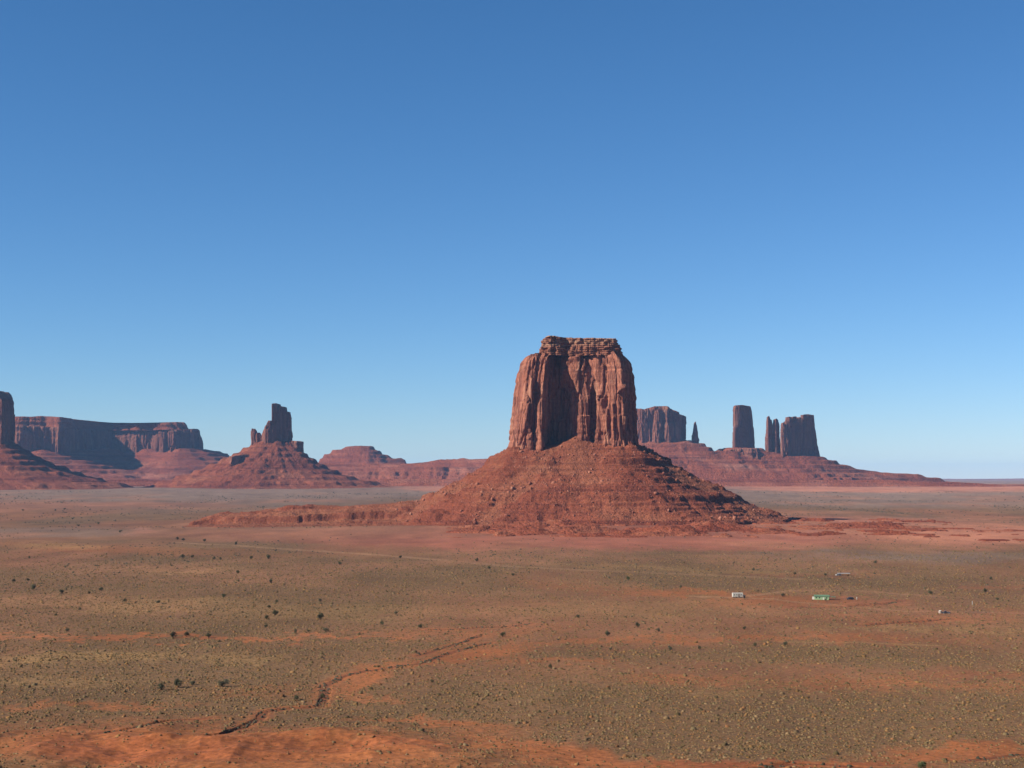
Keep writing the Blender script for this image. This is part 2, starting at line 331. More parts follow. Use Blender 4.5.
# ------------------------------------------------------------------ ground sheet
def build_ground():
    th_in = np.linspace(-math.radians(22), math.radians(22), 1500)
    th_out = np.radians(np.concatenate([np.linspace(22.4, 30, 12), np.linspace(32, 180, 50)]))
    th = np.concatenate([-th_out[::-1], th_in, th_out[:-1]])
    pys = np.concatenate([np.arange(772, 540, -0.55), np.arange(540, 486, -0.45)])
    r = np.concatenate([[0.01], np.linspace(6, 400, 60), CAMZ * F / (pys - HZ), np.geomspace(15500, 36000, 40)])
    R, T = np.meshgrid(r, th, indexing='ij')
    x, y = R * np.sin(T), R * np.cos(T)
    z = ground(x, y)
    n, m = len(r), len(th)
    i, j = np.meshgrid(np.arange(n - 1), np.arange(m), indexing='ij'); j2 = (j + 1) % m
    f = np.stack([i * m + j, (i + 1) * m + j, (i + 1) * m + j2, i * m + j2], -1).reshape(-1, 4)
    v = np.stack([x, y, z], -1).reshape(-1, 3)
    f = f[:, ::-1]
    t = NT('valley_floor')
    a = t.n('ShaderNodeVertexColor'); a.layer_name = 'soil'; sep = t.n('ShaderNodeVertexColor'); sep.layer_name = 'scrub'
    sp = t.n('ShaderNodeSeparateColor'); t.l(sep.outputs[0], sp.inputs[0])
    c = a.outputs[0]
    f1 = t.noise((0.5, 0.5, 0.5), 6, 0.7); f2 = t.noise((0.045, 0.045, 0.045), 5, 0.65)
    c = t.mix(0.9, c, t.ramp(f1, [(0.32, 0.24), (0.68, 0.76)]), 'OVERLAY')
    c = t.mix(0.28, c, t.ramp(f2, [(0.3, 0.34), (0.7, 0.66)]), 'OVERLAY')
    # dwarf scrub too low to be built one by one: dark olive and straw tufts
    v1 = t.vor((0.42, 0.42, 0.42)); v2 = t.vor((0.19, 0.19, 0.19)); v3 = t.vor((0.8, 0.8, 0.8))
    mk = t.math('MULTIPLY', t.ramp(v1, [(0.18, 1.0), (0.42, 0.0)]), sp.outputs[0])
    c = t.mix(t.math('MULTIPLY', mk, 0.75), c, (0.095, 0.062, 0.033))
    mk = t.math('MULTIPLY', t.ramp(v3, [(0.15, 1.0), (0.4, 0.0)]), sp.outputs[0])
    c = t.mix(t.math('MULTIPLY', mk, 0.5), c, (0.30, 0.19, 0.09))
    mk = t.math('MULTIPLY', t.ramp(v2, [(0.10, 1.0), (0.3, 0.0)]), sp.outputs[0])
    c = t.mix(t.math('MULTIPLY', mk, 0.6), c, (0.06, 0.045, 0.025))
    c = t.mix(t.math('MULTIPLY', t.ramp(t.vor((0.75, 0.75, 0.75)), [(0.10, 1.0), (0.24, 0.0)]), 0.45), c, (0.13, 0.06, 0.03))
    t.base(c)
    t.bump(t.math('ADD', t.math('MULTIPLY', f1, 0.7), t.math('MULTIPLY', f2, 2.0)), 0.5, 0.5)
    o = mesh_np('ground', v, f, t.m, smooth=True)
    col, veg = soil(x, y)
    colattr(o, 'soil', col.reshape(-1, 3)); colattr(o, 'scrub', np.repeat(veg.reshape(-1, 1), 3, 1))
    tag(o, kind='structure')
build_ground()

# ------------------------------------------------------------------ heightfield slopes
def terrace(z, s, amt, ph=0.0, lo=0.0, hi=0.4):
    t = (z + ph) / s; k = np.floor(t); f = t - k
    return z + (s * (k + sm(lo, hi, f)) - ph - z) * amt
def slope_mesh(name, x0, x1, y0, y1, step, f, mat, loc=(0, 0, 0)):
    xs = np.arange(x0, x1 + step, step); ys = np.arange(y0, y1 + step, step)
    X, Y = np.meshgrid(xs, ys, indexing='ij')
    X = X + step * 0.3 * n2(X * 3.3, Y * 2.1, 5); Y = Y + step * 0.3 * n2(X * 1.3, Y * 3.1, 6)
    Z = f(X, Y); G = ground(X, Y)
    ed = np.minimum(np.minimum(X - x0, x1 - X), np.minimum(Y - y0, y1 - Y)); mg = 0.12 * min(x1 - x0, y1 - y0)
    Z = Z - (np.maximum(Z - G, 0) + 5) * (1 - sm(0, mg, ed)) ** 1.0; keep = Z > G - 0.6
    Z = np.maximum(Z, G - 2.5)
    n, m = X.shape; i, j = np.meshgrid(np.arange(n - 1), np.arange(m - 1), indexing='ij')
    a = i * m + j; q = np.stack([a, a + m, a + m + 1, a + 1], -1).reshape(-1, 4)
    kf = keep.ravel()[q].any(1); q = q[kf]
    used = np.unique(q); idx = np.full(n * m, -1); idx[used] = np.arange(len(used))
    v = np.stack([X, Y, Z], -1).reshape(-1, 3)[used]
    return mesh_np(name, v, idx[q], mat, loc=loc)
def poly_w(poly, D): return [(PX(px, D + dy), D + dy) for px, dy in poly]
# ------------------------------------------------------------------ cliffs: stacked plan outlines
def resample(pts, n, closed=True):
    p = np.array(pts, float)
    if closed: p = np.vstack([p, p[:1]])
    d = np.concatenate([[0], np.cumsum(np.hypot(*np.diff(p, axis=0).T))])
    s = np.linspace(0, d[-1], n, endpoint=not closed)
    return np.stack([np.interp(s, d, p[:, 0]), np.interp(s, d, p[:, 1])], 1), s, d[-1]
def smooth_ring(p, k):
    for _ in range(k): p = (np.roll(p, 1, 0) + 2 * p + np.roll(p, -1, 0)) / 4
    return p
def crack(a, b, seed):
    n = n2(a, b, seed); return 0.15 - 1.7 * np.exp(-np.abs(n) * 11) + 0.55 * np.sign(n) * sm(0.0, 0.12, np.abs(n))
def cliff(name, D, poly, zb, top, mat, n=500, m=60, xprof=None, flute=3.0, fl=9.0, big=4.0, bl=30.0, ledge=0.8, lh=12.0, smk=3, seed=0, extra=None, rings=10, taper=0.04, loc=(0, 0, 0), roundtop=3.0, topvar=1.5, zband=None):
    """poly: plan outline [(px, depth)]; top: [(px, py)] skyline of the wall; xprof: [(v, left scale, right scale)]"""
    base = poly_w(poly, D); P0, s, L = resample(base, n); P0 = smooth_ring(P0, smk)
    cx, cy = P0.mean(0)
    tx = np.array([PX(a, D) for a, b in top]); tz = np.array([PZ(b, D) for a, b in top])
    zmax = tz.max(); V = []
    sc = s / L * round(L)                 # arc length coordinate
    def ztop(x): return np.interp(x, tx, tz)
    tn = topvar * fbm(P0[:, 0] / fl * 0.8, P0[:, 1] / fl * 0.8, 3, seed + 50)
    levels = np.linspace(0, 1, m)
    for vi, v in enumerate(levels):
        if xprof:
            vv, ls, rs = zip(*xprof); l = np.interp(v, vv, ls); r_ = np.interp(v, vv, rs)
            kx = np.where(P0[:, 0] < cx, l, r_); ky = (l + r_) / 2
        else: kx = ky = 1 - taper * v
        X = cx + (P0[:, 0] - cx) * kx; Y = cy + (P0[:, 1] - cy) * ky
        zt = ztop(X) + tn; Z = zb + (zt - zb) * v
        tX = np.roll(X, -3) - np.roll(X, 3); tY = np.roll(Y, -3) - np.roll(Y, 3); q = np.hypot(tX, tY) + 1e-6
        nx, ny = tY / q, -tX / q
        def cyc(fn, a, b):                # blend so that the noise closes round the ring
            w_ = sm(L * 0.93, L, s); return fn(s / a, b) * (1 - w_) + fn((s - L) / a, b) * w_
        d = big * cyc(lambda a, b: fbm(a, b, 3, seed + 1), bl, Z / (bl * 2.6)) \
            + flute * cyc(lambda a, b: crack(a * 0.8 + 0.22 * n2(a * 0.9, b * 3, seed + 9), b, seed + 2) + 0.5 * crack(a * 2.3 + 0.25 * n2(a * 2, b * 5, seed + 19), b * 2.2 + 5, seed + 12), fl, Z / (fl * 7)) \
            + 0.25 * flute * cyc(lambda a, b: fbm(a, b, 3, seed + 3), fl * 0.3, Z / (fl * 0.9))
        d = d + ledge * (np.abs(n2(Z / lh, Z * 0 + seed, seed + 4)) * 2 - 1) * (0.6 + 0.6 * n2(s / 60, Z / 40, seed + 5))
        # vertical step-backs: slabs that have fallen off
        slab = n2(np.floor(s / (fl * 1.7) + 0.6 * n2(s / 20, Z / 60, seed + 7)), np.floor(Z / (fl * 4) + 1.7 * n2(s / (fl * 2.5), 0 * s, seed + 6)), seed + 8)
        d = d + 0.5 * flute * slab + 0.22 * flute * fbm(s / (fl * .45) + 3 * n2(s / 50, Z / 50, seed), Z / (fl * .5), 3, seed + 40)
        if extra is not None: d = d + extra(X, Y, Z, s)
        rt = roundtop * max(0, (v - 0.93) / 0.07) ** 2
        V.append(np.stack([X + nx * (d - rt), Y + ny * (d - rt), Z], 1))
    lastr = V[-1]; ccx, ccy = lastr[:, 0].mean(), lastr[:, 1].mean()
    for k in range(1, rings + 1):
        t = 1 - k / rings; t = t if k < rings else 0.001
        X = ccx + (lastr[:, 0] - ccx) * t; Y = ccy + (lastr[:, 1] - ccy) * t
        edge = min(1, k / 2)
        Z = np.minimum(lastr[:, 2], ztop(X) + tn) * (1 - edge) + (ztop(X) + topvar * fbm(X / (fl), Y / (fl), 3, seed + 60)) * edge
        V.append(np.stack([X, Y, Z], 1))
    rows = len(V); V = np.concatenate(V)
    i, j = np.meshgrid(np.arange(rows - 1), np.arange(n), indexing='ij'); j2 = (j + 1) % n
    f = np.stack([i * n + j, i * n + j2, (i + 1) * n + j2, (i + 1) * n + j], -1).reshape(-1, 4)
    # outline given counter-clockwise seen from above -> outward normals
    return mesh_np(name, V, f, mat, loc=loc)

# ================================================================== the big butte
D0 = 2600.0
MB = [(511, 20), (513, -14), (518, -40), (524, -53), (530, -54), (533, -44), (536, -50), (541, -56), (543, -46), (546, -16), (551, 12), (559, 14), (567, -4), (572, -16), (575, -24), (580, -36), (586, -36), (590, -27), (594, -22), (598, -30),
      (603, -42), (613, -52), (623, -60), (628, -48), (631, -24), (635, 4), (637, 30), (632, 70), (612, 92), (574, 98), (535, 88), (514, 55)]
zcb = PZ(449, D0)
def mainfeat(X, Y, Z, s):
    px = 512 + X / D0 * F; py = HZ - (Z - CAMZ) / D0 * F
    fr = (Y < D0 + 15)
    d = np.zeros_like(X)
    def box(x0, x1, y0, y1, a, e=1.0, ey=1.5): return a * sm(x0 - e, x0 + e, px) * (1 - sm(x1 - e, x1 + e, px)) * sm(y0 - ey, y0 + ey, py) * (1 - sm(y1 - ey, y1 + ey, py))
    d += box(578, 587.5, 416, 460, 4.5, 0.4, 0.6)                       # square-topped slab
    d += box(561, 564, 420, 460, 9, 1.0, 3)                             # thin pillar in the alcove
    d += 13 * sm(560, 568, px) * (1 - sm(576, 580, px)) * (1 - sm(368, 396, py)) + 9 * sm(587, 590, px) * (1 - sm(598, 601, px)) * (1 - sm(372, 392, py))
    # leaning flakes
    for xa, ya, xb, yb, wd, a in ((597, 445, 602, 400, 2.0, 5), (608, 445, 600, 396, 1.7, 4), (571, 372, 578, 358, 2.0, 5), (582, 372, 585, 358, 2, 4), (617, 395, 622, 386, 1.6, 5), (588, 400, 591, 360, 1.6, 3.5), (605, 450, 606, 410, 1.2, 3), (613, 450, 611, 405, 1.2, 3.5), (523, 450, 528, 405, 1.3, 3.5), (532, 450, 531, 380, 1.2, 3), (516, 450, 518, 420, 1.0, 3)):
        t = np.clip((py - ya) / (yb - ya), 0, 1); xc = xa + (xb - xa) * t
        inr = (py < max(ya, yb)) & (py > min(ya, yb))
        d += a * np.exp(-((px - xc) / wd) ** 2) * inr
    # dark cracks and hollows
    for xa, ya, xb, yb, wd, a in ((593, 430, 592, 392, 3.2, -12), (594, 452, 592, 440, 2.2, -9), (532, 440, 534, 360, 1.3, -6), (576, 440, 573, 358, 1.2, -5), (603, 410, 605, 396, 1.6, -6), (616, 440, 614, 405, 0.9, -4), (609, 440, 607, 415, 0.8, -4), (525, 445, 526, 425, 0.8, -3.5), (620, 450, 619, 400, 1.0, -4)):
        t = np.clip((py - ya) / (yb - ya), 0, 1); xc = xa + (xb - xa) * t
        inr = sm(max(ya, yb) + 3, max(ya, yb) - 3, py) * sm(min(ya, yb) - 6, min(ya, yb) + 6, py)
        d += a * np.exp(-((px - xc) / wd) ** 2) * inr
    d += 2.4 * sm(436, 447, py)                                          # spreading foot
    return d * fr
root = thing('butte', (PX(574, D0), D0, 0), 'largest red sandstone butte in the centre, fluted walls, layered tan cap, broad talus cone', 'butte')
L0 = tuple(root.location)
child(cliff('cliff', D0, MB, zcb - 25, [(500, 356), (524, 356.5), (532, 355), (545, 354), (600, 353), (626, 354), (640, 358)], M_CL, n=1500, m=230, extra=mainfeat,
     xprof=[(0, 1.02, 1.03), (0.22, 1.0, 1.0), (0.45, 0.975, 0.995), (0.65, 0.94, 0.985), (0.82, 0.885, 0.96), (0.93, 0.84, 0.92), (1, 0.79, 0.83)],
     flute=2.6, fl=9, big=2.8, bl=26, ledge=0.9, lh=10, smk=5, seed=3, loc=L0, roundtop=6, topvar=1.5, rings=14), root)
CAPP = [(541, 0), (542, -28), (550, -40), (562, -36), (566, -28), (578, -34), (592, -38), (606, -40), (615, -38), (620, -24), (622, 0), (618, 50), (600, 78), (560, 76), (544, 50)]
def capfeat(X, Y, Z, s):
    lay = (Z / 3.6) % 1.0
    return 1.8 * (sm(0.15, 0.4, lay) - 0.6) + 3.5 * (n2(s / 6, np.floor(Z / 3.6) * 3.3, 77)) + 2.2 * n2(s / 17, np.floor(Z / 7.2) * 5.1, 78) - 5 * sm(PZ(346, D0), PZ(350, D0), -Z + 2 * PZ(348, D0)) * 0.6
child(cliff('cap_rock', D0, CAPP, PZ(357, D0), [(538, 341), (543, 338.5), (550, 337.5), (562, 338.5), (575, 339.5), (600, 340), (615, 340), (618, 341.5), (621, 345), (626, 347)], M_CAP, n=700, m=44, extra=capfeat,
     flute=1.2, fl=7, big=1.5, bl=20, ledge=0.5, lh=4, seed=13, loc=L0, roundtop=1.5, topvar=1.6, rings=12, taper=0.02), root)

FOOT = poly_w([(514, 10), (520, -40), (545, -50), (575, -35), (615, -50), (634, -5), (634, 40), (612, 90), (535, 88), (516, 55)], D0)
pl = np.array([(0, 447), (10, 453), (22, 461), (57, 484), (87, 497), (100, 505), (130, 520), (200, 535)], float)
pr = np.array([(0, 446), (18, 455), (63, 481), (103, 500), (128, 513), (150, 521), (200, 532)], float)
u = D0 / F
BENCH = poly_w([(196, -75), (235, -100), (300, -112), (365, -105), (430, -120), (470, -140), (470, 60), (400, 70), (300, 60), (220, 10)], D0)
def chute(x, y):
    th = np.arctan2(y - D0 - 20, x - PX(574, D0)); d = np.hypot(x - PX(574, D0), y - D0 - 20)
    c = sm(0.10, 0.34, fbm(th * 4.2 + 3 + 0.3 * n2(d / 70, th * 4, 223), d / 300, 3, 221) + 0.3 * fbm(x / 22, y / 22, 3, 222))
    return np.maximum(c, np.exp(-((x - PX(577, D0)) / 34) ** 2) * (y < D0 - 20) * sm(190, 120, d))
def talus_main(x, y):
    d, _ = seg_dist(x, y, FOOT, True); ins = inside(x, y, FOOT); d = np.where(ins, -d * 0.3, d)
    cx, cy = PX(574, D0), D0 + 20
    th = np.arctan2(y - cy, x - cx)
    g = ridged(th * 7 + 0.4 * n2(d / 60, th * 3, 91), d / 260, 4, 92)
    dd = d * (1 + 0.035 * g * sm(10, 90, d)) + 3 * fbm(x / 26, y / 26, 3, 93)
    zl = np.interp(dd, pl[:, 0] * u, [PZ(v, D0) for v in pl[:, 1]]); zr = np.interp(dd, pr[:, 0] * u, [PZ(v, D0) for v in pr[:, 1]])
    wl = sm(30, -110, (x - cx))
    z = zl * wl + zr * (1 - wl)
    # rubble cone leaning on the front of the wall
    ax, ay, az = PX(575, D0), D0 - 26, PZ(436, D0)
    c = az - 0.70 * np.maximum(0, np.hypot((x - ax) * 1.05, y - ay) - 5) - 0.0 * x
    c2 = PZ(447, D0) - 0.66 * np.hypot((x - PX(628, D0)) * 1.1, y - (D0 - 52)) + 7
    z = np.maximum(z, np.maximum(c, c2 - 6)) + 3.0 * np.exp(-np.abs(z - c) / 6)
    # low red bench running off to the left
    bd, _ = seg_dist(x, y, BENCH, True); bi = inside(x, y, BENCH)
    bd = np.where(bi, -bd, bd) + 16 * fbm(x / 80, y / 40, 3, 95) + 6 * ridged(x / 30, y / 60, 2, 96)
    btop = np.interp(x, [PX(v, D0) for v in (190, 240, 330, 430, 500)], [10, 21, 28, 33, 40]) + 3 * fbm(x / 60, y / 40, 3, 97)
    fall = np.interp(bd, [-110, -60, -56, -26, -22, -2, 3, 8, 60, 130], [1.2, 1.08, 0.96, 0.90, 0.80, 0.72, 0.30, 0.25, 0.14, -0.3])
    z = np.maximum(z, btop * fall)
    zz = z + 2.0 * fbm(x / 70, y / 70, 3, 98)
    amt = 0.9 * sm(-0.3, 0.15, fbm(x / 120 + y / 300, z / 26 + y / 200, 3, 99)) * (1 - 0.6 * chute(x, y)) * (0.7 - 0.4 * np.cos(th) ** 4) * sm(4, 14, z) * (1 - 0.8 * np.exp(-((x - ax) / 60) ** 2) * (z > 40))
    z = z + (terrace(zz, 15.0, 1.0, 4, 0.0, 0.26) - zz) * amt * 0.9
    amt2 = (1 - 0.8 * chute(x, y)) * 0.7 * sm(-0.1, 0.2, fbm(x / 60 + y / 110, z / 12 + y / 90, 3, 100)); z = z + (terrace(z, 6.0, 1.0, 1, 0.0, 0.35) - z) * amt2 * (z > 3)
    for pz, hh in ((60.0, 0.17), (23.0, 0.2)):                                     # two shale beds that stand out as broken ledges all round
        t_ = (z + (20 if pz > 50 else 9) + 1.5 * fbm(x / 60, y / 60, 2, 111)) / pz; k_ = np.floor(t_); f_ = t_ - k_
        g_ = np.where(f_ < 0.035, f_ / 0.035 * hh, hh + (f_ - 0.035) * (1 - hh) / 0.965)
        z = z + pz * (g_ - f_) * (1 - 0.35 * chute(x, y) - 0.5 * (np.hypot(x - ax, (y - ay) * 0.3) < 45)) * 0.8 * sm(-0.25, 0.1, fbm(x / 75, z / 90 + y / 130, 3, 112)) * (z > 6) * (1.0 if pz > 50 else 0.8)
    z = z + (2.0 + 1.2 * sm(0, 0.4, fbm(x / 70, y / 70, 2, 113))) * fbm(x / 12, y / 12, 4, 107) + 1.6 * fbm(x / 38, y / 55, 3, 114) * (z > 6) + 0.5 * fbm(th * 26, d / 90, 3, 108) * sm(10, 60, d) * (z > 4) + 0.9 * fbm(x / 3.5, y / 3.5, 2, 109)
    return z - np.where(d > 0, 0, 0) - 2.0 * sm(300, 420, d)
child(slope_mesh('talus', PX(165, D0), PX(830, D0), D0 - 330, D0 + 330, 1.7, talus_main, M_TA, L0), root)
_tl = [c_ for c_ in bpy.data.objects if c_.name == 'talus'][0]
_co = np.zeros(len(_tl.data.vertices) * 3, np.float32); _tl.data.vertices.foreach_get('co', _co); _co = _co.reshape(-1, 3)
colattr(_tl, 'dust', np.repeat(chute(_co[:, 0] + L0[0], _co[:, 1] + L0[1])[:, None], 3, 1))

def ledges_f(x, y):
    px, py = pxy(x, y); g = ground(x, y)
    n = fbm(x / 75, y / 38, 4, 310) + 0.35 * fbm(x / 19, y / 13, 3, 311)
    w_ = np.maximum(np.exp(-((px - 610) / 190) ** 4) * sm(2000, 2090, y) * (1 - sm(2300, 2420, y)), 1.1 * np.exp(-((px - 850) / 110) ** 4) * sm(2020, 2120, y) * (1 - sm(2650, 2850, y)))
    w_ = np.maximum(w_, 0.35 * np.exp(-((px - 960) / 110) ** 4) * sm(1850, 1950, y) * (1 - sm(2500, 2700, y)))
    a = (n - 0.27 + 0.17 * sm(800, 740, px)) * (11 + 8 * sm(800, 740, px)) * w_; st = 3.4
    k = np.floor(a / st); f = a / st - k
    return g - 1.2 + np.where(a > 0, st * (k + sm(0, 0.12, f) * 0.92 + 0.08 * f), 0) * 0.9 + 0.35 * fbm(x / 6, y / 6, 3, 312) * (a > 0)
o = slope_mesh('rock_ledges', PX(400, 2300), PX(1070, 2300), 1820, 2860, 2.7, ledges_f, M_LE); tag(o, kind='structure')

# boulders strewn over the talus (uncountable)
def boulders():
    N = 9000; x = rng.uniform(PX(400, D0), PX(790, D0), N); y = rng.uniform(D0 - 300, D0 + 20, N)
    z = talus_main(x, y); px = 512 + x / y * F; g = ground(x, y)
    w_ = 0.25 + 0.9 * np.exp(-((px - 560) / 70) ** 2) * (z > 40) + 0.6 * sm(0.0, 0.4, fbm(x / 50, y / 50, 3, 200))
    k = (z > g + 0.5) & (rng.random(N) < w_) & ~inside(x, y, FOOT); x, y, z = x[k], y[k], z[k]; N = len(x)
    s = 0.45 + rng.pareto(3.0, N) * 0.7; s = np.minimum(s, 3.6)
    ico = np.array([(0, 0, 1), (.89, 0, .45), (.28, .85, .45), (-.72, .53, .45), (-.72, -.53, .45), (.28, -.85, .45), (.72, .53, -.45), (-.28, .85, -.45), (-.89, 0, -.45), (-.28, -.85, -.45), (.72, -.53, -.45), (0, 0, -1)])
    F_ = np.array([(0, 1, 2), (0, 2, 3), (0, 3, 4), (0, 4, 5), (0, 5, 1), (1, 6, 2), (2, 7, 3), (3, 8, 4), (4, 9, 5), (5, 10, 1), (2, 6, 7), (3, 7, 8), (4, 8, 9), (5, 9, 10), (1, 10, 6), (11, 7, 6), (11, 8, 7), (11, 9, 8), (11, 10, 9), (11, 6, 10)])
    v = ico[None] * rng.uniform(0.65, 1.3, (N, 12, 1)) * rng.uniform(0.6, 1.3, (N, 1, 3)) * s[:, None, None]
    v += np.stack([x, y, z + s * 0.2], -1)[:, None]
    f = F_[None] + (np.arange(N) * 12)[:, None, None]
    t = NT('boulder_sandstone'); t.base(t.ramp(t.noise((0.12, 0.12, 0.12), 3), [(0.35, (0.27, 0.085, 0.05)), (0.6, (0.42, 0.17, 0.10)), (0.7, (0.5, 0.25, 0.16))]))
    o = mesh_np('boulders', v.reshape(-1, 3), f.reshape(-1, 3), t.m); tag(o, 'rubble of red boulders strewn over the talus of the big butte', 'boulders', kind='stuff')
boulders()

# ================================================================== left edge butte
D1 = 6000.0
def cone_talus(D, foot, left, right, seed, ts=20.0, gull=0.04, front=1.0, ta=0.7, rough=1.0):
    FT = poly_w(foot, D); uu = D / F; xs = [p[0] for p in FT]; cx = sum(xs) / len(xs); cy = sum(p[1] for p in FT) / len(FT)
    l = np.array(left, float); r_ = np.array(right, float)
    ZL = [PZ(v, D) for v in l[:, 1]]; ZR = [PZ(v, D) for v in r_[:, 1]]
    def f(x, y):
        d, _ = seg_dist(x, y, FT, True); ins = inside(x, y, FT); d = np.where(ins, -1.0, d)
        th = np.arctan2(y - cy, x - cx)
        dd = d * (1 + gull * ridged(th * 6, d / 500, 4, seed)) * front + 0.0
        dd = dd + 4 * fbm(x / 60, y / 60, 3, seed + 1) * sm(0, 30, d)
        wl = sm(60 * uu / 3, -60 * uu / 3, x - cx)
        z = np.interp(dd, l[:, 0] * uu, ZL) * wl + np.interp(dd, r_[:, 0] * uu, ZR) * (1 - wl)
        zz = z + 3 * fbm(x / 150, y / 150, 3, seed + 2)
        amt = ta * sm(-0.2, 0.3, fbm(th * 8, z / 60, 3, seed + 3))
        z = z + (terrace(zz, ts, 1.0, 3, 0.0, 0.38) - zz) * amt
        z = z + (terrace(z, ts * 0.37, 1.0, 1, 0.0, 0.35) - z) * 0.6 * sm(0, 0.3, fbm(th * 17, z / 20, 3, seed + 4))
        return z + rough * (3.0 * fbm(x / 30, y / 30, 4, seed + 5) + 1.3 * fbm(th * 20, d / 200, 3, seed + 6) * sm(10, 100, d))
    return f
root = thing('butte', (PX(-35, D1), D1, 0), 'sheer red butte cut off by the left edge, dark right wall over a low talus', 'butte')
L1 = tuple(root.location)
child(cliff('cliff', D1, [(-85, 0), (-80, -60), (-60, -90), (-35, -80), (-12, -92), (2, -118), (4, -90), (9, -10), (14, 50), (12, 100), (-20, 140), (-70, 120)], PZ(452, D1),
      [(-90, 395), (-40, 390), (0, 391), (4, 395), (8, 399), (12, 402), (16, 404)], M_CLM, n=700, m=90, flute=4, fl=14, big=3, bl=60, ledge=1, lh=25, seed=21, loc=L1, taper=0.02, roundtop=3), root)
tf = cone_talus(D1, [(-83, 0), (-60, -85), (0, -75), (10, 30), (-20, 130), (-70, 110)], [(0, 440), (30, 455), (80, 476), (120, 489), (170, 508)], [(0, 441), (10, 446), (25, 456), (42, 465), (62, 473), (85, 480), (120, 488), (170, 508)], 300, 22)
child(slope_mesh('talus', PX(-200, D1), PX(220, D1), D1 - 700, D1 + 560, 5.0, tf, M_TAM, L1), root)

# ================================================================== pinnacle butte with spires
D2 = 6400.0
root = thing('spire_butte', (PX(272, D2), D2, 0), 'jagged red pinnacle with stepped top on a wide talus cone, left of the dome', 'butte')
L2 = tuple(root.location)
child(cliff('pinnacle', D2, [(262.5, 10), (263, -30), (266, -52), (270, -50), (274, -34), (280, -8), (291.5, 50), (292, 80), (280, 96), (266, 60)], PZ(447, D2),
      [(260, 434), (264, 433), (265.5, 427), (268, 425), (270, 421), (273.2, 421), (273.5, 404), (277.2, 403.5), (277.8, 410), (279.6, 410), (280, 406), (283.5, 406.5), (284.5, 411), (288, 411.5), (288.6, 417), (290, 417), (290.5, 413.5), (294, 414)], M_CLM, n=600, m=80,
      flute=3.5, fl=12, big=3, bl=30, ledge=1.2, lh=20, seed=31, loc=L2, taper=0.0, rings=16, topvar=1.0, roundtop=2), root)
child(cliff('spire', D2, [(251, 0), (252, -24), (257, -30), (262, -20), (266, -14), (268, 10), (262, 30), (254, 26)], PZ(448, D2),
      [(250, 432), (252, 430), (253, 428.5), (255.5, 430), (257, 434), (259, 432.5), (261, 436), (266, 439), (270, 441)], M_CLM, n=400, m=50,
      flute=3, fl=12, big=2, bl=30, ledge=1, lh=18, seed=41, loc=L2, taper=0.0, rings=14, topvar=0.8, roundtop=2), root)
child(cliff('rock_block', D2, [(288, 10), (290, -20), (297, -24), (303, -6), (304, 30), (296, 40)], PZ(452, D2),
      [(286, 440), (294, 441), (303, 441.5), (305, 443)], M_CLM, n=260, m=30, flute=2.5, fl=12, big=2, bl=30, seed=44, loc=L2, rings=8, roundtop=2), root)
child(cliff('ledge_block', D2, [(230, -150), (231, -200), (235, -196), (243, -150), (255, -100), (256, -60), (240, -50)], PZ(468, D2),
      [(228, 458), (232, 456.5), (240, 457), (246, 456), (252, 454.5), (257, 456)], M_CLM, n=300, m=30, flute=3.5, fl=14, big=3, bl=40, seed=46, loc=L2, rings=8, roundtop=2), root)
tf = cone_talus(D2, [(258, 10), (262, -25), (276, -36), (290, -10), (292, 40), (270, 50)], [(0, 441), (20, 454), (42, 465), (66, 475), (95, 484), (120, 492), (145, 508)], [(0, 443), (14, 455), (32, 467), (55, 477), (85, 484), (110, 490), (140, 508)], 320, 24)
child(slope_mesh('talus', PX(90, D2), PX(470, D2), D2 - 740, D2 + 560, 4.6, tf, M_TAM, L2), root)

# ================================================================== far mesa at left
def ridge(D, crest, foot_y, slope, seed, front0=0.0, ts=25.0, bands=None, shelf=None, rough=1.0, back=0.6):
    """long bench: crest skyline [(px,py)], stepping down towards the camera"""
    cxs = np.array([PX(a, D) for a, b in crest]); czs = np.array([PZ(b, D) for a, b in crest])
    def f(x, y):
        xx = x + 25 * fbm(x / 300, y / 300, 3, seed)
        h = np.interp(xx, cxs, czs)
        zf = PZ(foot_y, D) - 6
        dfr = np.maximum(0, (D + front0 + 60 * fbm(x / 400, y * 0, 3, seed + 1)) - y)
        dfr = dfr * (1 + 0.22 * 0.6 * ridged(x / 130, dfr / 500, 4, seed + 2)) + 10 * fbm(x / 60, y / 60, 3, seed + 8) * sm(0, 60, dfr)
        dbk = np.maximum(0, y - D - 250)
        hs = sum(np.interp(xx + o_, cxs, czs) for o_ in (-260, -130, 0, 130, 260)) / 5; k_ = sm(0, 160, dfr); h = h * (1 - k_) + hs * k_
        tot = np.maximum(h - zf, 1)
        t = dfr * slope / tot
        g = np.interp(t, shelf[0], shelf[1]) if shelf else 1 - t
        z = zf + tot * g - dbk * back
        zz = z + 4 * fbm(x / 250, y / 250, 3, seed + 3)
        amt = 0.85 * sm(-0.35, 0.1, fbm(x / 260, z / 50, 3, seed + 4))
        z = z + (terrace(zz, ts, 1.0, 5, 0, 0.36) - zz) * amt
        z = z + (terrace(z, ts * 0.4, 1.0, 2, 0, 0.35) - z) * 0.6 * sm(0, .3, fbm(x / 70, z / 15, 3, seed + 5))
        return z + rough * (4 * fbm(x / 45, y / 45, 4, seed + 6))
    return f
D3 = 8800.0
root = thing('mesa', (PX(120, D3), D3, 0), 'long flat-topped mesa on the left skyline, half its wall in shadow', 'mesa')
L3 = tuple(root.location)
MESA = [(-30, -300), (18, -330), (30, -300), (45, -270), (58, -290), (66, -240), (74, -60), (90, 150), (112, 260), (128, 235), (138, 215), (150, 228), (160, 205), (172, 180), (182, 200), (187, 232), (193, 250), (202, 330), (204, 480), (160, 620), (60, 620), (-30, 600)]
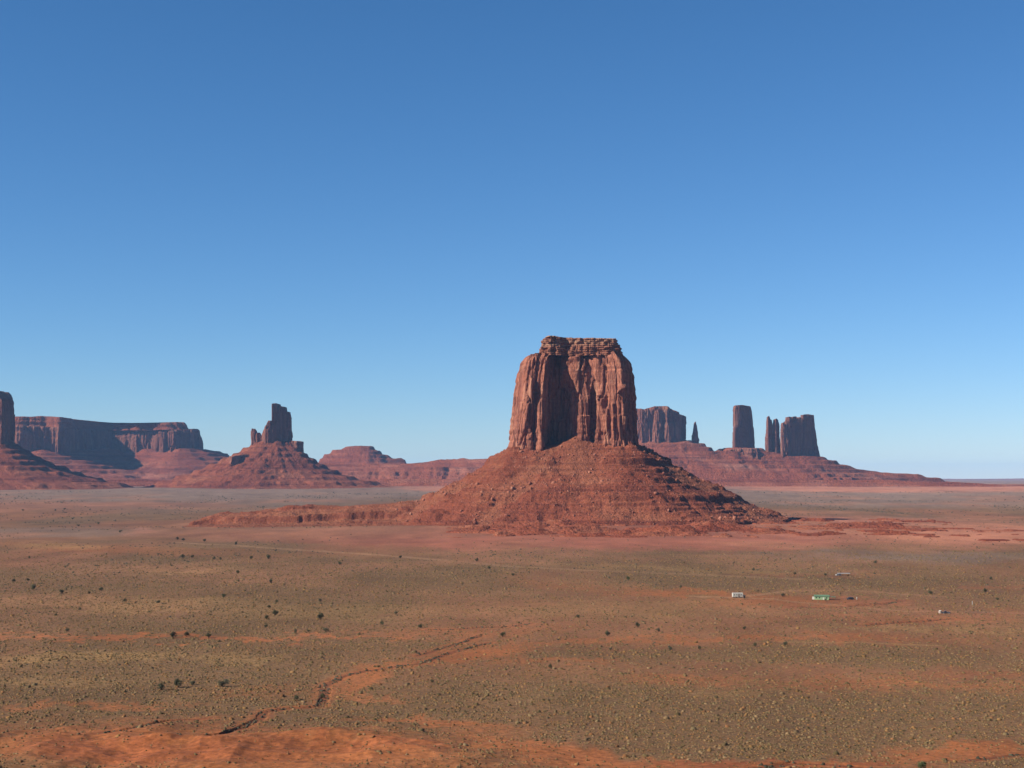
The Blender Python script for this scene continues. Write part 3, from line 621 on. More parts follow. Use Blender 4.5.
child(cliff('cliff', D3, MESA, PZ(466, D3), [(-30, 428), (20, 427), (53, 428), (100, 429), (125, 430), (150, 429), (180, 428), (187, 427), (191, 428), (194, 431), (197, 431), (199, 437), (202, 441), (204, 447), (208, 452)], M_CLF, n=1500, m=90,
      flute=9, fl=34, big=14, bl=150, ledge=2, lh=30, seed=51, loc=L3, taper=0.015, rings=12, topvar=3, roundtop=6), root)
child(cliff('cap_slope', D3, [(min(a, 190), b + 25) for a, b in MESA], PZ(432, D3), [(-30, 419), (20, 418), (45, 418.5), (53, 417.5), (75, 419), (100, 421), (125, 421.5), (150, 421), (170, 420.5), (183, 421), (188, 424), (191, 429), (199, 436), (210, 448)], M_TAF, n=900, m=24,
      flute=5, fl=60, big=12, bl=160, ledge=7, lh=16, seed=57, loc=L3, taper=0.055, rings=12, topvar=2, roundtop=4), root)
def mesa_talus():
    FT = [(PX(a, D3), D3 + b) for a, b in MESA]
    def f(x, y):
        d, _ = seg_dist(x, y, FT, True); ins = inside(x, y, FT); d = np.where(ins, 0, d)
        dd = d * (1 + 0.18 * ridged(x / 180, y / 180, 3, 333))
        z = np.interp(dd, [0, 60, 150, 300, 480, 700, 1100], [PZ(450, D3), PZ(455, D3), PZ(461, D3), PZ(468, D3), PZ(475, D3), PZ(481, D3), PZ(491, D3)])
        zz = z + 4 * fbm(x / 250, y / 250, 3, 334); z = z + (terrace(zz, 26, 1, 2, 0, 0.38) - zz) * 0.75 * sm(-0.3, 0.2, fbm(x / 200, z / 60, 3, 335))
        return z + 4 * fbm(x / 45, y / 45, 4, 336)
    return f
child(slope_mesh('talus', PX(-60, D3), PX(330, D3), D3 - 1250, D3 + 900, 7.5, mesa_talus(), M_TAF, L3), root)

# ================================================================== low dome and plateau behind
D4 = 9300.0
o = slope_mesh('dome_hill', PX(290, D4), PX(450, D4), D4 - 600, D4 + 500, 6.0,
    ridge(D4, [(290, 482), (312, 470), (318, 459), (324, 455), (335, 450), (350, 447), (360, 445.5), (369, 447), (375, 451), (385, 457), (398, 460), (403, 461.5), (405, 465), (430, 478), (450, 486)], 485, 0.40, 400, 120, 26), M_TAF, (PX(360, D4), D4, 0)); o.location = (PX(360, D4), D4, 0)
tag(o, 'low dome-shaped red hill with a stepped right shoulder, left of the big butte', 'hill')
D5 = 8300.0
o = slope_mesh('plateau', PX(190, D5), PX(700, D5), D5 - 520, D5 + 500, 6.5,
    ridge(D5, [(150, 476), (240, 470), (320, 466), (400, 464), (430, 462.5), (480, 460.5), (560, 459), (700, 457)], 488, 0.22, 420, 0, 24, shelf=([0, 0.12, 0.5, 0.62, 0.8, 1.2], [1, 0.86, 0.72, 0.40, 0.18, -0.2])), M_TAF, (PX(440, D5), D5, 0)); o.location = (PX(440, D5), D5, 0)
tag(o, kind='structure')

# ================================================================== right hand group
D6 = 7800.0
o = slope_mesh('rock_bench', PX(560, D6), PX(1010, D6), D6 - 700, D6 + 500, 5.0,
    ridge(D6, [(560, 458), (600, 446), (637, 441), (684, 440), (691, 442), (703, 446), (709, 452), (716, 452), (732, 449), (758, 450), (768, 453), (790, 456), (812, 457), (821, 459), (828, 461), (835, 464), (845, 467), (860, 471), (885, 473), (915, 475), (930, 478), (945, 482), (962, 486), (985, 488), (1010, 489)], 488.5, 0.23, 440, -40, 22,
    shelf=([0, 0.10, 0.16, 0.42, 0.5, 0.74, 0.80, 1.0, 1.2], [1, 0.93, 0.78, 0.56, 0.50, 0.36, 0.18, 0.06, -0.1])), M_TAF, (PX(800, D6), D6, 0)); o.location = (PX(800, D6), D6, 0)
tag(o, kind='structure')
G_R = 'buttes and spires on the right skyline'
root = o = cliff('mesa', D6, [(600, 0), (610, -70), (636, -80), (642, -95), (650, -80), (656, -110), (662, -75), (668, -100), (674, -85), (679, -60), (683, 20), (685, 120), (660, 200), (620, 200)], PZ(449, D6),
      [(600, 409), (637, 409), (643, 410), (650, 408), (655, 407), (665, 407), (672, 410), (680, 414), (690, 416)], M_CLF, n=900, m=80, flute=8, fl=26, big=6, bl=80, ledge=1.5, lh=25, seed=61, taper=0.012, roundtop=5, topvar=2, loc=(PX(660, D6), D6, PZ(445, D6)))
o.location = (PX(660, D6), D6, PZ(445, D6)); tag(o, 'broad fluted mesa just right of the big butte, pale sloping top', 'mesa', G_R)
def put(o, px, D, py): o.location = (PX(px, D), D, PZ(py, D)); return o
def far_rock(name, D, poly, by, top, label, cat, **k):
    cx = sum(p[0] for p in poly) / len(poly); loc = (PX(cx, D), D, PZ(by, D))
    o = cliff(name, D, poly, PZ(by, D), top, M_CLF, loc=loc, **k); o.location = loc
    return tag(o, label, cat, G_R)
far_rock('rock_spire', D6, [(691.5, 0), (692, -14), (695, -20), (698, -10), (699.5, 6), (697, 16), (693, 14)], 448,
    [(691, 440), (693, 430), (694.2, 423), (695.5, 421.5), (696.8, 426), (698, 436), (700, 441)], 'thin needle of red rock standing alone right of the broad mesa', 'rock spire', n=260, m=50, flute=2.5, fl=14, big=2, bl=30, seed=71, taper=0.1, rings=8, topvar=0.5, roundtop=1)
root = thing('rock_tower', (PX(743, D6), D6, PZ(458, D6)), 'square-topped tower on a stepped pedestal, tallest of the rocks on the right skyline', 'rock tower', G_R)
LW = tuple(root.location)
child(cliff('tower', D6, [(732, 0), (732.6, -30), (733.8, -48), (738, -44), (743, -24), (748, 0), (754.5, 40), (754.5, 75), (745, 100), (735, 60)], PZ(456, D6),
    [(725, 407), (737, 405.5), (743, 405), (749, 405.6), (760, 407)], M_CLF, loc=LW, n=600, m=90, flute=3, fl=20, big=3, bl=50, seed=81, xprof=[(0, 1, 1), (0.5, .93, .9), (1, .78, .70)], rings=12, topvar=1, roundtop=2), root)
child(cliff('pedestal', D6, [(712, -60), (714, -120), (719, -126), (722, -100), (727, -96), (731, -128), (736, -120), (739, -146), (746, -150), (751, -166), (757, -160), (760, -90), (758, 0), (720, 0)], PZ(466, D6),
    [(708, 455), (713, 451.5), (718, 450), (722, 452), (727, 450), (735, 449), (757, 448.5), (762, 450)], M_CLF, n=500, m=40, flute=7, fl=22, big=5, bl=50, ledge=3, lh=14, seed=85, loc=LW, rings=10, topvar=3, roundtop=4), root)
DT = D6 - 70
root = thing('twin_spires', (PX(773, DT), DT, PZ(460, DT)), 'pair of joined rock spires between the square tower and the castle-shaped butte', 'rock spires', G_R)
LT = tuple(root.location)
child(cliff('spire', DT, [(765.5, 0), (766, -20), (768, -34), (771, -20), (774, 10), (773, 34), (768, 26)], PZ(470, DT), [(764, 440), (766.5, 425), (767.2, 417), (769, 416), (770, 419.5), (772, 420), (773, 427), (775, 432)], M_CLF, n=300, m=60, flute=3, fl=16, big=2, bl=30, seed=91, taper=0.05, rings=8, topvar=0.6, loc=LT, roundtop=1), root)
child(cliff('spire', DT, [(772, 14), (773, -10), (776, -20), (779, 4), (781, 34), (776, 44)], PZ(470, DT), [(771, 435), (773, 424), (774.5, 419.5), (777, 418.5), (778.6, 420), (779.6, 428), (781, 445)], M_CLF, n=300, m=60, flute=3, fl=16, big=2, bl=30, seed=95, taper=0.05, rings=8, topvar=0.6, loc=LT, roundtop=1), root)
far_rock('castle_butte', D6 - 110, [(781.5, 0), (782, -40), (783, -50), (788, -30), (797, 10), (810, 60), (826, 130), (826, 175), (800, 190), (785, 110)], 478,
    [(778, 424), (782.8, 422.5), (784, 423), (784.8, 429), (786.2, 421), (788.5, 421), (789.5, 416.5), (792, 417), (792.8, 422), (794, 416.5), (798, 416), (799.3, 421), (801, 416.5), (804, 418), (806.2, 421), (806.8, 414), (812, 413.5), (825, 415)], 'castle-shaped butte with a crenellated top, dark, rightmost on the skyline', 'butte', n=700, m=100, flute=4, fl=20, big=4, bl=50, seed=101, xprof=[(0, 1, 1.0), (0.2, 1, .84), (0.45, .99, 0.70), (0.75, .98, .58), (1, .96, .52)], rings=16, topvar=1.5, roundtop=2)
# low red benches along the far side of the plain, left and right
D8 = 6900.0
o = slope_mesh('low_bench', PX(-60, D8), PX(560, D8), D8 - 420, D8 + 300, 5.0, ridge(D8, [(-60, 484), (60, 483), (110, 481), (180, 480), (260, 481.5), (330, 481), (400, 480), (450, 479.5), (500, 480), (560, 480)], 488, 0.16, 520, 60, 13,
    shelf=([0, 0.1, 0.45, 0.55, 0.9, 1.2], [1, 0.72, 0.55, 0.3, 0.1, -0.2]), rough=0.5), M_TAF); tag(o, kind='structure')
D9 = 6700.0
o = slope_mesh('low_bench', PX(620, D9), PX(1120, D9), D9 - 420, D9 + 300, 5.0, ridge(D9, [(620, 482), (700, 480.5), (780, 481), (850, 480.5), (900, 481), (950, 483.5), (1000, 484.5), (1120, 485.2)], 488, 0.16, 530, 60, 11,
    shelf=([0, 0.1, 0.45, 0.55, 0.9, 1.2], [1, 0.72, 0.55, 0.3, 0.1, -0.2]), rough=0.5), M_TAF); tag(o, kind='structure')
# horizon plateaus
D7 = 26000.0
o = slope_mesh('distant_plateau', PX(860, D7), PX(1250, D7), D7 - 2500, D7 + 1500, 40.0, ridge(D7, [(860, 481), (940, 479.3), (1000, 478.8), (1100, 478.6), (1250, 478.3)], 481.5, 0.10, 500, 0, 14), M_TAF, (PX(1000, D7), D7, 0)); o.location = (PX(1000, D7), D7, 0)
tag(o, kind='structure')

# ------------------------------------------------------------------ small scrub (uncountable): one object
def scrub():
    N = 900000
    yy = rng.uniform(395, 1950, N); x = rng.uniform(-0.37, 0.37, N) * yy; y = yy
    _, veg = soil(x, y)
    dens = np.interp(yy, [400, 700, 1000, 1400, 1950], [1.0, 0.95, 0.7, 0.4, 0.0])
    clump = sm(-0.5, 0.4, fbm(x / 5, y / 5, 2, 210))
    k = rng.random(N) < dens * (0.03 + veg ** 1.3 * (0.35 + 0.65 * clump)); x, y, yy = x[k], y[k], yy[k]; N = len(x)
    # larger dark bushes thinly spread to the far side of the valley, too many and too small to tell apart
    nb = 42000; by = rng.uniform(620, 5200, nb); bx = rng.uniform(-0.37, 0.37, nb) * by; _, bv = soil(bx, by)
    kb = rng.random(nb) < (0.10 + 0.5 * bv) * sm(-0.1, 0.45, fbm(bx / 120, by / 160, 3, 214)) * np.interp(by, [620, 1400, 5200], [0.25, 0.6, 1.0]); bx, by = bx[kb], by[kb]; nb = len(bx)
    x = np.concatenate([x, bx]); y = np.concatenate([y, by])
    wx_, wy_ = [], []
    for pts, dep, wid in WASH:
        p_, _, L_ = resample(pts, 60, False); n_ = int(L_ / 1.6); i_ = rng.uniform(0, 59, n_)
        wx_.append(np.interp(i_, np.arange(60), p_[:, 0]) + rng.normal(0, wid * .7, n_)); wy_.append(np.interp(i_, np.arange(60), p_[:, 1]) + rng.normal(0, wid * .9, n_))
    nw = sum(len(a_) for a_ in wx_); x = np.concatenate([x] + wx_); y = np.concatenate([y] + wy_); yy = y; N = len(x)
    z = ground(x, y)
    s = rng.lognormal(-1.5, 0.45, N) * np.interp(yy, [400, 1500], [1.0, 1.6]); s = np.clip(s, 0.12, 1.1); s[-nw:] = rng.uniform(0.3, 0.8, nw); s[-nw - nb:-nw] = np.interp(by, [620, 1500, 5200], [0.55, 1.0, 2.1]) * rng.uniform(0.6, 1.3, nb)
    a = np.linspace(0, 2 * np.pi, 6)[:-1]
    base = np.array([(math.cos(t), math.sin(t), 0.0) for t in a] + [(0.75 * math.cos(t + .6), 0.75 * math.sin(t + .6), 0.62) for t in a] + [(0, 0, 0.95)])
    v = base[None] * rng.uniform(0.55, 1.3, (N, 11, 1)) * s[:, None, None] * np.array([1, 1, 0.9])
    rot = rng.uniform(0, 6.28, N); c, s_ = np.cos(rot)[:, None], np.sin(rot)[:, None]
    vx = v[..., 0] * c - v[..., 1] * s_; vy = v[..., 0] * s_ + v[..., 1] * c
    V = np.stack([vx + x[:, None], vy + y[:, None], v[..., 2] + z[:, None] - 0.04], -1)
    f = []
    for i in range(5):
        j = (i + 1) % 5
        f += [(i, j, 5 + i), (j, 5 + j, 5 + i), (5 + i, 5 + j, 10)]
    f = np.array(f)[None] + (np.arange(N) * 11)[:, None, None]
    t = NT('scrub_leaves'); a_ = t.n('ShaderNodeVertexColor'); a_.layer_name = 'tint'; t.base(a_.outputs[0])
    o = mesh_np('scrub', V.reshape(-1, 3), f.reshape(-1, 3), t.m)
    pal = np.array([(0.15, 0.13, 0.08), (0.20, 0.165, 0.115), (0.11, 0.10, 0.06), (0.22, 0.155, 0.08), (0.22, 0.13, 0.075), (0.16, 0.145, 0.10), (0.24, 0.17, 0.095)])
    pr_ = np.array([.24, .2, .14, .12, .1, .14, .06])
    ci = pal[rng.choice(7, N, p=pr_)] * np.array([0.92, 0.75, 0.56]) * rng.uniform(0.65, 1.3, (N, 1)); ci *= np.array((1.24, 1.17, 1.08)); ci[-nw - nb:] = np.array((0.065, 0.06, 0.038)) * rng.uniform(0.7, 1.5, (nw + nb, 1))
    colattr(o, 'tint', np.repeat(ci, 11, 0)); tag(o, 'low dry sagebrush and grass tufts covering the valley floor', 'scrub', kind='stuff')
scrub()

# ------------------------------------------------------------------ individual shrubs
def leafmat(name, a, b):
    t = NT(name); t.base(t.ramp(t.noise((1.3, 1.3, 1.3), 3), [(0.35, a), (0.65, b)])); return t.m
M_DK = leafmat('dark_shrub_leaves', (0.07, 0.07, 0.036), (0.14, 0.135, 0.07)); M_GR = leafmat('green_shrub_leaves', (0.07, 0.082, 0.03), (0.14, 0.145, 0.06))
M_ST = leafmat('shrub_stems', (0.09, 0.06, 0.045), (0.13, 0.09, 0.07)); M_PA = leafmat('pale_shrub_leaves', (0.13, 0.12, 0.07), (0.21, 0.19, 0.115))
def shrub_mesh(seed, mat):
    r = np.random.default_rng(seed); V = []; Fc = []; MI = []
    # several leafy lobes round a few stems, unit width 1
    lobes = [(r.uniform(-.26, .26), r.uniform(-.26, .26), r.uniform(.22, .50), r.uniform(.16, .28)) for _ in range(8)]
    for k in range(900):
        lx, ly, lz, lr = lobes[r.integers(8)]
        d = r.normal(size=3); d /= np.linalg.norm(d); p = np.array([lx, ly, lz]) + d * lr * r.uniform(0.55, 1.05)
        if p[2] < 0.03: p[2] = r.uniform(0.03, 0.15)
        s = r.uniform(0.02, 0.05); t = r.normal(size=3); t /= np.linalg.norm(t); b = np.cross(t, d); b /= np.linalg.norm(b) + 1e-6
        i = len(V); V += [p - t * s, p + b * s * .7, p + t * s * 1.2, p - b * s * .6]; Fc.append((i, i + 1, i + 2, i + 3)); MI.append(0)
    for lx, ly, lz, lr in lobes:
        a = np.array([lx * .15, ly * .15, -0.05]); b = np.array([lx, ly, lz]); w_ = 0.018
        i = len(V)
        for q, ww in ((a, w_), (b, w_ * .5)):
            V += [q + np.array([ww, 0, 0]), q + np.array([-ww * .5, ww * .87, 0]), q + np.array([-ww * .5, -ww * .87, 0])]
        for j in range(3): Fc.append((i + j, i + (j + 1) % 3, i + 3 + (j + 1) % 3, i + 3 + j)); MI.append(1)
    o = mesh_np('shrub', V, Fc, [mat, M_ST], mi=MI); me = o.data; bpy.data.objects.remove(o); return me
SM = {'d': [shrub_mesh(i, M_DK) for i in (1, 2, 3)], 'g': [shrub_mesh(i, M_GR) for i in (4, 5)], 'p': [shrub_mesh(i, M_PA) for i in (6, 7)]}
ORD = ['leftmost', 'second from left', 'third from left', 'fourth from left', 'fifth from left', 'sixth from left', 'seventh from left', 'eighth from left', 'ninth from left', 'tenth from left', 'eleventh from left', 'twelfth from left']
NUM = ['', '', 'two', 'three', 'four', 'five', 'six', 'seven', 'eight', 'nine', 'ten', 'eleven', 'twelve']
CL = [  # (place phrase, [(px, py of foot, width px, kind)])
    ('on the far flat above the left track', [(24.5, 504, 3, 'p'), (57, 504, 3, 'p'), (66, 505, 3, 'p'), (74, 519, 3.2, 'p'), (80, 526, 3.4, 'p'), (100, 524, 4, 'p'), (122, 532, 4.5, 'p')]),
    ('beside the left end of the pale track', [(179, 539.5, 4, 'd'), (185, 540.5, 3.5, 'd'), (206, 541, 4, 'd'), (237, 544.5, 4.5, 'd')]),
    ('below the left end of the pale track', [(185, 558, 5.5, 'd'), (194, 557, 4, 'd'), (215.5, 559, 4, 'd'), (222, 559, 3, 'd'), (252.5, 558.5, 5, 'd'), (270, 558.5, 6, 'd')]),
    ('on the brown flat at the left edge', [(16.5, 581.5, 4.5, 'd'), (32, 558, 3.5, 'd'), (36, 589, 7, 'd'), (31, 580, 4, 'd'), (64.5, 592, 5.5, 'd'), (92, 593, 4, 'd'), (104, 590, 5, 'd')]),
    ('on the yellowish flat left of the knot', [(59.5, 614.5, 3.5, 'd'), (83, 609, 4, 'd'), (128, 601, 4.5, 'd'), (161, 602, 4.5, 'd'), (226, 596.5, 5, 'g'), (239.5, 573, 4.5, 'd')]),
    ('in the knot above the bare orange strip', [(268, 626, 5, 'd'), (268.5, 618, 6, 'd'), (270.5, 607, 4, 'd'), (277, 614, 8, 'd'), (278.5, 601.5, 4, 'd'), (297, 631.5, 5, 'd'), (310, 630.5, 4, 'd')]),
    ('between the knot and the dry wash', [(321.5, 600.5, 4, 'd'), (322, 618, 8, 'd'), (327, 630, 8, 'p'), (383, 624, 6, 'd'), (397, 613, 5, 'p'), (421, 626.5, 6, 'd')]),
    ('along the pale track in the middle', [(272, 582, 5.5, 'd'), (341, 564.5, 4.5, 'd'), (401, 557.5, 4, 'd'), (477, 561, 5, 'd'), (489, 568.5, 4, 'd'), (513, 575, 4, 'd')]),
    ('on the middle flat under the big butte', [(503, 635, 6, 'd'), (549.5, 666, 5, 'd'), (577.5, 616.5, 5, 'd'), (607, 634.5, 7, 'd'), (609.5, 648, 4, 'p'), (627.5, 579.5, 6, 'g'), (636.5, 626, 7, 'd'), (657, 630, 5, 'p'), (669, 648, 5, 'd')]),
    ('in front of the white trailer', [(679.5, 587, 3.5, 'd'), (698, 648, 5, 'd'), (742.5, 628, 5, 'd'), (752, 570, 4, 'd'), (753, 645, 5, 'd'), (783, 643.5, 6, 'd')]),
    ('around the green building', [(781, 595.5, 4.5, 'd'), (793, 574, 3.5, 'd'), (823.5, 575, 4, 'd'), (823.8, 600, 3.5, 'd'), (873, 563, 4, 'd')]),
    ('on the right flat near the right edge', [(927.5, 593, 5, 'd'), (982, 591.5, 5.5, 'd'), (988, 579, 4, 'd'), (994, 599, 4, 'd')]),
    ('on the near flat above the orange mounds', [(164, 687.5, 9, 'd'), (182, 685, 11, 'd'), (196, 682.5, 9, 'p'), (226, 684, 12, 'p'), (299, 697.5, 6.5, 'd')]),
    ('just under the bare orange strip at left', [(71, 630, 5, 'd'), (176, 636, 8, 'd'), (189, 635, 6, 'd'), (211, 636, 7, 'd')]),
    ('at the bend of the dry wash', [(325, 695.5, 7, 'd'), (433, 680, 5, 'p')]),
]
def add_shrub(px, py, wpx, kind, label, group, i):
    x, y = wpt(px, py)
    for _ in range(3):
        z = float(ground(np.array([x]), np.array([y]))[0]); y = (CAMZ - z) * F / (py - HZ); x = PX(px, y)
    z = float(ground(np.array([x]), np.array([y]))[0])
    me = SM[kind][i % len(SM[kind])]; o = bpy.data.objects.new('shrub', me); C.objects.link(o)
    s = wpx * y / F * 0.98; o.scale = (s * (1.15 - 0.3 * (i % 4) / 3), s * (0.85 + 0.3 * (i % 5) / 4), s * (1.2 if kind != 'p' else .95) * (0.9 + 0.2 * (i % 3) / 2)); o.rotation_euler = (0, 0, i * 1.7); o.location = (x, y, z)
    tag(o, label, 'shrub', group)
W_ = {'d': 'dark', 'g': 'green', 'p': 'pale grey-green'}; cnt = 0
for place, lst in CL:
    lst = sorted(lst)
    for i, (px, py, wp, kd) in enumerate(lst):
        add_shrub(px, py, wp, kd, '%s shrub, %s of %s %s' % (W_[kd], ORD[i], NUM[len(lst)], place), 'shrubs dotted over the valley floor', cnt); cnt += 1
add_shrub(917, 766, 12, 'g', 'biggest, brightest green shrub, alone on orange soil near the bottom right corner', 'shrubs dotted over the valley floor', 1)
add_shrub(832, 772, 10, 'g', 'green shrub cut off by the bottom edge at right', 'shrubs dotted over the valley floor', 0)

# ------------------------------------------------------------------ homestead
def flat(name, c, rough=0.6, metal=0.0, var=0.15):
    t = NT(name); t.b.inputs['Roughness'].default_value = rough; t.b.inputs['Metallic'].default_value = metal; t.b.inputs['Specular IOR Level'].default_value = 0.4
    n = t.noise((0.8, 0.8, 1.5), 4); t.base(t.ramp(n, [(0.3, tuple(v * (1 - var) for v in c)), (0.7, tuple(min(1, v * (1 + var)) for v in c))])); return t.m
M_WH = flat('white_siding', (0.66, 0.63, 0.53)); M_ROOFW = flat('pale_metal_roof', (0.62, 0.59, 0.50)); M_GL = flat('dark_window_glass', (0.03, 0.035, 0.04), 0.15)
M_GN = flat('green_painted_wall', (0.30, 0.44, 0.22)); M_GNR = flat('dark_green_roof', (0.13, 0.22, 0.12)); M_DKC = flat('dark_car_paint', (0.03, 0.03, 0.035), 0.3); M_WHC = flat('white_car_paint', (0.55, 0.55, 0.52), 0.35)
M_TY = flat('tyre_rubber', (0.02, 0.02, 0.02), 0.8); M_TIM = flat('weathered_timber', (0.20, 0.13, 0.09)); M_TAN = flat('tan_tank_plastic', (0.42, 0.34, 0.27))
class MBd:
    def __init__(s): s.v = []; s.f = []
    def hexa(s, pts):
        i = len(s.v); s.v += pts
        for q in ((0, 3, 2, 1), (4, 5, 6, 7), (0, 1, 5, 4), (1, 2, 6, 5), (2, 3, 7, 6), (3, 0, 4, 7)): s.f.append(tuple(i + k for k in q))
    def box(s, x0, x1, y0, y1, z0, z1, tx=0, ty=0):
        s.hexa([(x0, y0, z0), (x1, y0, z0), (x1, y1, z0), (x0, y1, z0), (x0 + tx, y0 + ty, z1), (x1 - tx, y0 + ty, z1), (x1 - tx, y1 - ty, z1), (x0 + tx, y1 - ty, z1)]); return s
    def cyl(s, cx, cy, cz, r, h, axis='z', n=14, r2=None):
        r2 = r if r2 is None else r2; ring = []
        for zz, rr in ((-h / 2, r), (h / 2, r2)):
            for k in range(n):
                a = 2 * math.pi * k / n; p = (rr * math.cos(a), rr * math.sin(a), zz)
                if axis == 'y': p = (p[0], p[2], p[1])
                if axis == 'x': p = (p[2], p[0], p[1])
                ring.append((cx + p[0], cy + p[1], cz + p[2]))
        i = len(s.v); s.v += ring
        for k in range(n): s.f.append((i + k, i + (k + 1) % n, i + n + (k + 1) % n, i + n + k))
        for k in range(1, n - 1, 2):
            k2 = min(k + 2, n - 1)
            s.f.append((i, i + k2, i + k + 1, i + k) if k2 != k + 1 else (i, i + k + 1, i + k, i)); s.f.append((i + n, i + n + k, i + n + k + 1, i + n + k2) if k2 != k + 1 else (i + n, i + n + k, i + n + k + 1, i + n))
        return s
    def build(s, name, mat, parent=None, bevel=0.03):
        me = bpy.data.meshes.new(name); me.from_pydata(s.v, [], [tuple(dict.fromkeys(f)) for f in s.f]); me.validate(); me.materials.append(mat)
        import bmesh
        b = bmesh.new(); b.from_mesh(me); bmesh.ops.recalc_face_normals(b, faces=b.faces)
        if bevel: bmesh.ops.bevel(b, geom=list(b.edges), offset=bevel, segments=1, affect='EDGES', clamp_overlap=True)
        b.to_mesh(me); b.free()
        o = bpy.data.objects.new(name, me); C.objects.link(o)
        if parent: o.parent = parent
        return o
def gpos(px, py):
    x, y = wpt(px, py)
    for _ in range(3):
        z = float(ground(np.array([x]), np.array([y]))[0]); y = (CAMZ - z) * F / (py - HZ); x = PX(px, y)
    return x, y, float(ground(np.array([x]), np.array([y]))[0])
def trailer(px, py, L, label, rz=0.0):
    r = thing('trailer', gpos(px, py), label, 'trailer'); r.rotation_euler.z = rz; h = L / 2; wd = 1.3
    MBd().box(-h, h, -wd, wd, 0.55, 3.0).build('body', M_WH, r, 0.08)
    MBd().box(-h - .08, h + .08, -wd - .08, wd + .08, 3.003, 3.2, 0.1, 0.4).build('roof', M_ROOFW, r, 0.02)
    MBd().box(-h + .2, h - .2, -wd + .1, wd - .1, 0.2, 0.547).build('skirting', M_TIM, r, 0.0)
    for x in (-h * .68, -h * .2, h * .62): MBd().box(x - .4, x + .4, -wd - .03, -wd - .003, 1.6, 2.15).build('window', M_GL, r, 0)
    MBd().box(h * .2 - .42, h * .2 + .42, -wd - .05, -wd - .003, 0.6, 2.6).build('door', M_TIM, r, 0)
    MBd().box(h * .2 - .7, h * .2 + .7, -wd - 1.0, -wd - .06, 0.0, 0.3).build('step', M_TIM, r, 0)
    for x in (-1.1, 1.1): MBd().cyl(x, -wd + 0.05, 0.38, 0.38, 0.25, 'y').build('wheel', M_TY, r, 0)
    return r
trailer(736, 596.5, 7.0, 'white trailer on bare soil under the big butte', 0.05)
# shed beside the trailer
r = thing('shed', gpos(742.5, 597.2), 'small dark timber shed at the right end of the white trailer', 'shed')
MBd().box(-.8, .8, -.9, .9, 0, 1.9).build('wall', M_TIM, r); MBd().box(-1, 1, -1.1, 1.1, 1.903, 2.05).build('roof', M_DKC, r); MBd().box(-.35, .35, -.94, -.903, .05, 1.7).build('door', M_GL, r, 0)
# green building
r = thing('cabin', gpos(821, 598.5), 'light green cabin with long dark green roof on bare orange soil', 'cabin'); r.rotation_euler.z = -0.25; r.scale = (0.85, 0.85, 0.8)
MBd().box(-6.5, 4.5, -2.6, 2.6, 0, 2.7).build('wall', M_GN, r)
m = MBd(); m.hexa([(-7, -3.1, 2.703), (5, -3.1, 2.703), (5, 3.1, 2.703), (-7, 3.1, 2.703), (-6.8, -.15, 4.0), (4.8, -.15, 4.0), (4.8, .15, 4.0), (-6.8, .15, 4.0)]); m.build('roof', M_GNR, r)
for x in (-5, -2.6, 2.8): MBd().box(x - .5, x + .5, -2.63, -2.603, 1.1, 2.1).build('window', M_GL, r, 0)
MBd().box(-.1, .8, -2.65, -2.603, 0.05, 2.15).build('door', M_WH, r, 0)
MBd().box(4.503, 9.5, -2.2, 2.2, 2.3, 2.5).build('porch_roof', M_GNR, r)
for x, y in ((9.3, -2.0), (9.3, 2.0), (6.8, -2.0), (6.8, 2.0)): MBd().box(x - .08, x + .08, y - .08, y + .08, 0, 2.297).build('post', M_TIM, r, 0)
MBd().box(-8.2, -6.503, -1.6, 1.6, 0, 2.2).build('lean_to', M_WH, r)
def vehicle(px, py, mat, label, rz, name='parked_car', pickup=False):
    r = thing(name, gpos(px, py), label, 'car' if not pickup else 'pickup'); r.rotation_euler.z = rz
    m = MBd().box(-2.4, 2.4, -.92, .92, 0.42, 1.05, 0.06, 0.05); m.build('body', mat, r, 0.08)
    x1 = 0.4 if pickup else 1.9
    MBd().box(-1.3, x1, -.84, .84, 1.053, 1.68, 0.4, 0.12).build('cabin', M_GL, r, 0.04)
    MBd().box(-.85, x1 - .45, -.7, .7, 1.683, 1.74).build('roof', mat, r, 0.02)
    for x in (-1.5, 1.5):
        for y in (-.82, .82):
            wv = MBd().cyl(x, y, .37, .37, .24, 'y').build('wheel', M_TY, r, 0); MBd().cyl(x, y + (.125 if y > 0 else -.125), .37, .2, .02, 'y').build('rim', M_ROOFW, wv, 0)
    return r
vehicle(848, 598.7, M_DKC, 'dark car parked on orange soil right of the green cabin', 0.15)
vehicle(943, 612.5, M_DKC, 'dark pickup parked at right beside a pale tank', -0.2, 'pickup_truck', True)
def tank(px, py, label, rr, h):
    r = thing('water_tank', gpos(px, py), label, 'tank'); MBd().cyl(0, 0, h / 2, rr, h).build('tank_body', M_TAN, r, 0.05); MBd().cyl(0, 0, h + .15, rr * .9, .3, r2=rr * .3).build('lid', M_WH, r, 0); return r
tank(854.5, 598.5, 'pale upright tank just right of the dark car', 0.4, 1.4)
tank(937, 612, 'pale squat tank left of the dark pickup at right', 1.0, 1.5)
r = thing('low_shelter', gpos(843, 575), 'long low white roof on posts far behind the green cabin', 'shelter')
MBd().box(-6, 4, -2, 2, 1.9, 2.15).build('roof', M_WHC, r)
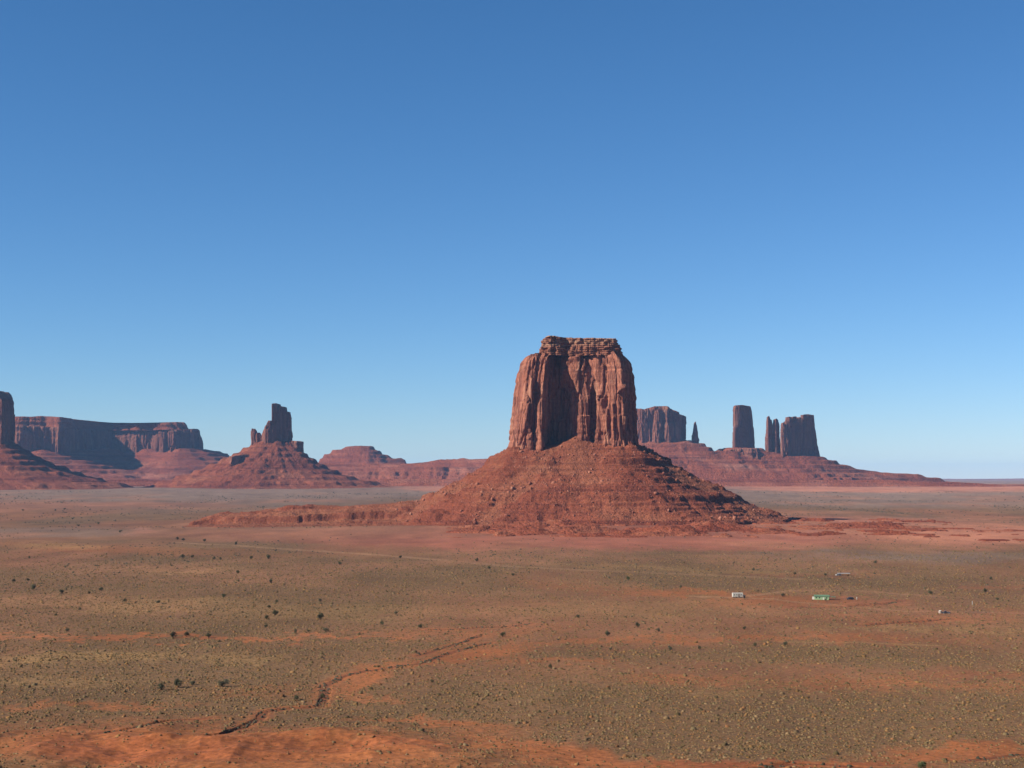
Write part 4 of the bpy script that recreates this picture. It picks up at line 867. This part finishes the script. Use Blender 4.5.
for x in (-5.7, -1, 3.7):
    for y in (-1.8, 1.8): MBd().box(x - .1, x + .1, y - .1, y + .1, 0, 1.897).build('post', M_TIM, r, 0)
vehicle(836.5, 575, M_WHC, 'white car beside the long low white roof', 0.3)
r = thing('marker_post', gpos(969, 603.5), 'white post standing alone near the right edge', 'post')
MBd().box(-.35, .35, -.35, .35, 0, .4).build('base', M_TAN, r, 0); MBd().box(-.14, .14, -.14, .14, .403, 2.3).build('shaft', M_WHC, r, 0.02)
def timber(px, py, label, L, rz):
    r = thing('corral_fence', gpos(px, py), label, 'fence'); r.rotation_euler.z = rz; n = int(L // 2.4)
    for k in range(n + 1): MBd().box(k * 2.4 - L / 2 - .08, k * 2.4 - L / 2 + .08, -.08, .08, 0, 1.5).build('post', M_TIM, r, 0)
    for z in (.5, 1.2): MBd().box(-L / 2, n * 2.4 - L / 2, -.13, -.083, z, z + .14).build('rail', M_TIM, r, 0)
timber(830, 603, 'short weathered timber fence in front of the green cabin', 7.2, 0.05)
timber(974, 612, 'weathered timber fence at right, past the dark pickup', 14.4, 0.02)

# ------------------------------------------------------------------ air
me = bpy.data.meshes.new('haze'); X0 = 37000.0
vz = [(-X0, -X0, -12), (X0, -X0, -12), (X0, X0, -12), (-X0, X0, -12), (-X0, -X0, 420), (X0, -X0, 420), (X0, X0, 420), (-X0, X0, 420)]
me.from_pydata(vz, [], [(0, 3, 2, 1), (4, 5, 6, 7), (0, 1, 5, 4), (1, 2, 6, 5), (2, 3, 7, 6), (3, 0, 4, 7)])
hz = bpy.data.objects.new('haze', me); C.objects.link(hz); tag(hz, 'thin blue desert haze over the valley', 'haze', kind='stuff')
t = bpy.data.materials.new('air'); t.use_nodes = True; t.node_tree.nodes.clear()
pv = t.node_tree.nodes.new('ShaderNodeVolumePrincipled'); pv.inputs['Color'].default_value = (0.27, 0.54, 0.95, 1); pv.inputs['Density'].default_value = 1.65e-5; pv.inputs['Anisotropy'].default_value = 0.0
oo = t.node_tree.nodes.new('ShaderNodeOutputMaterial'); t.node_tree.links.new(pv.outputs[0], oo.inputs['Volume']); me.materials.append(t)
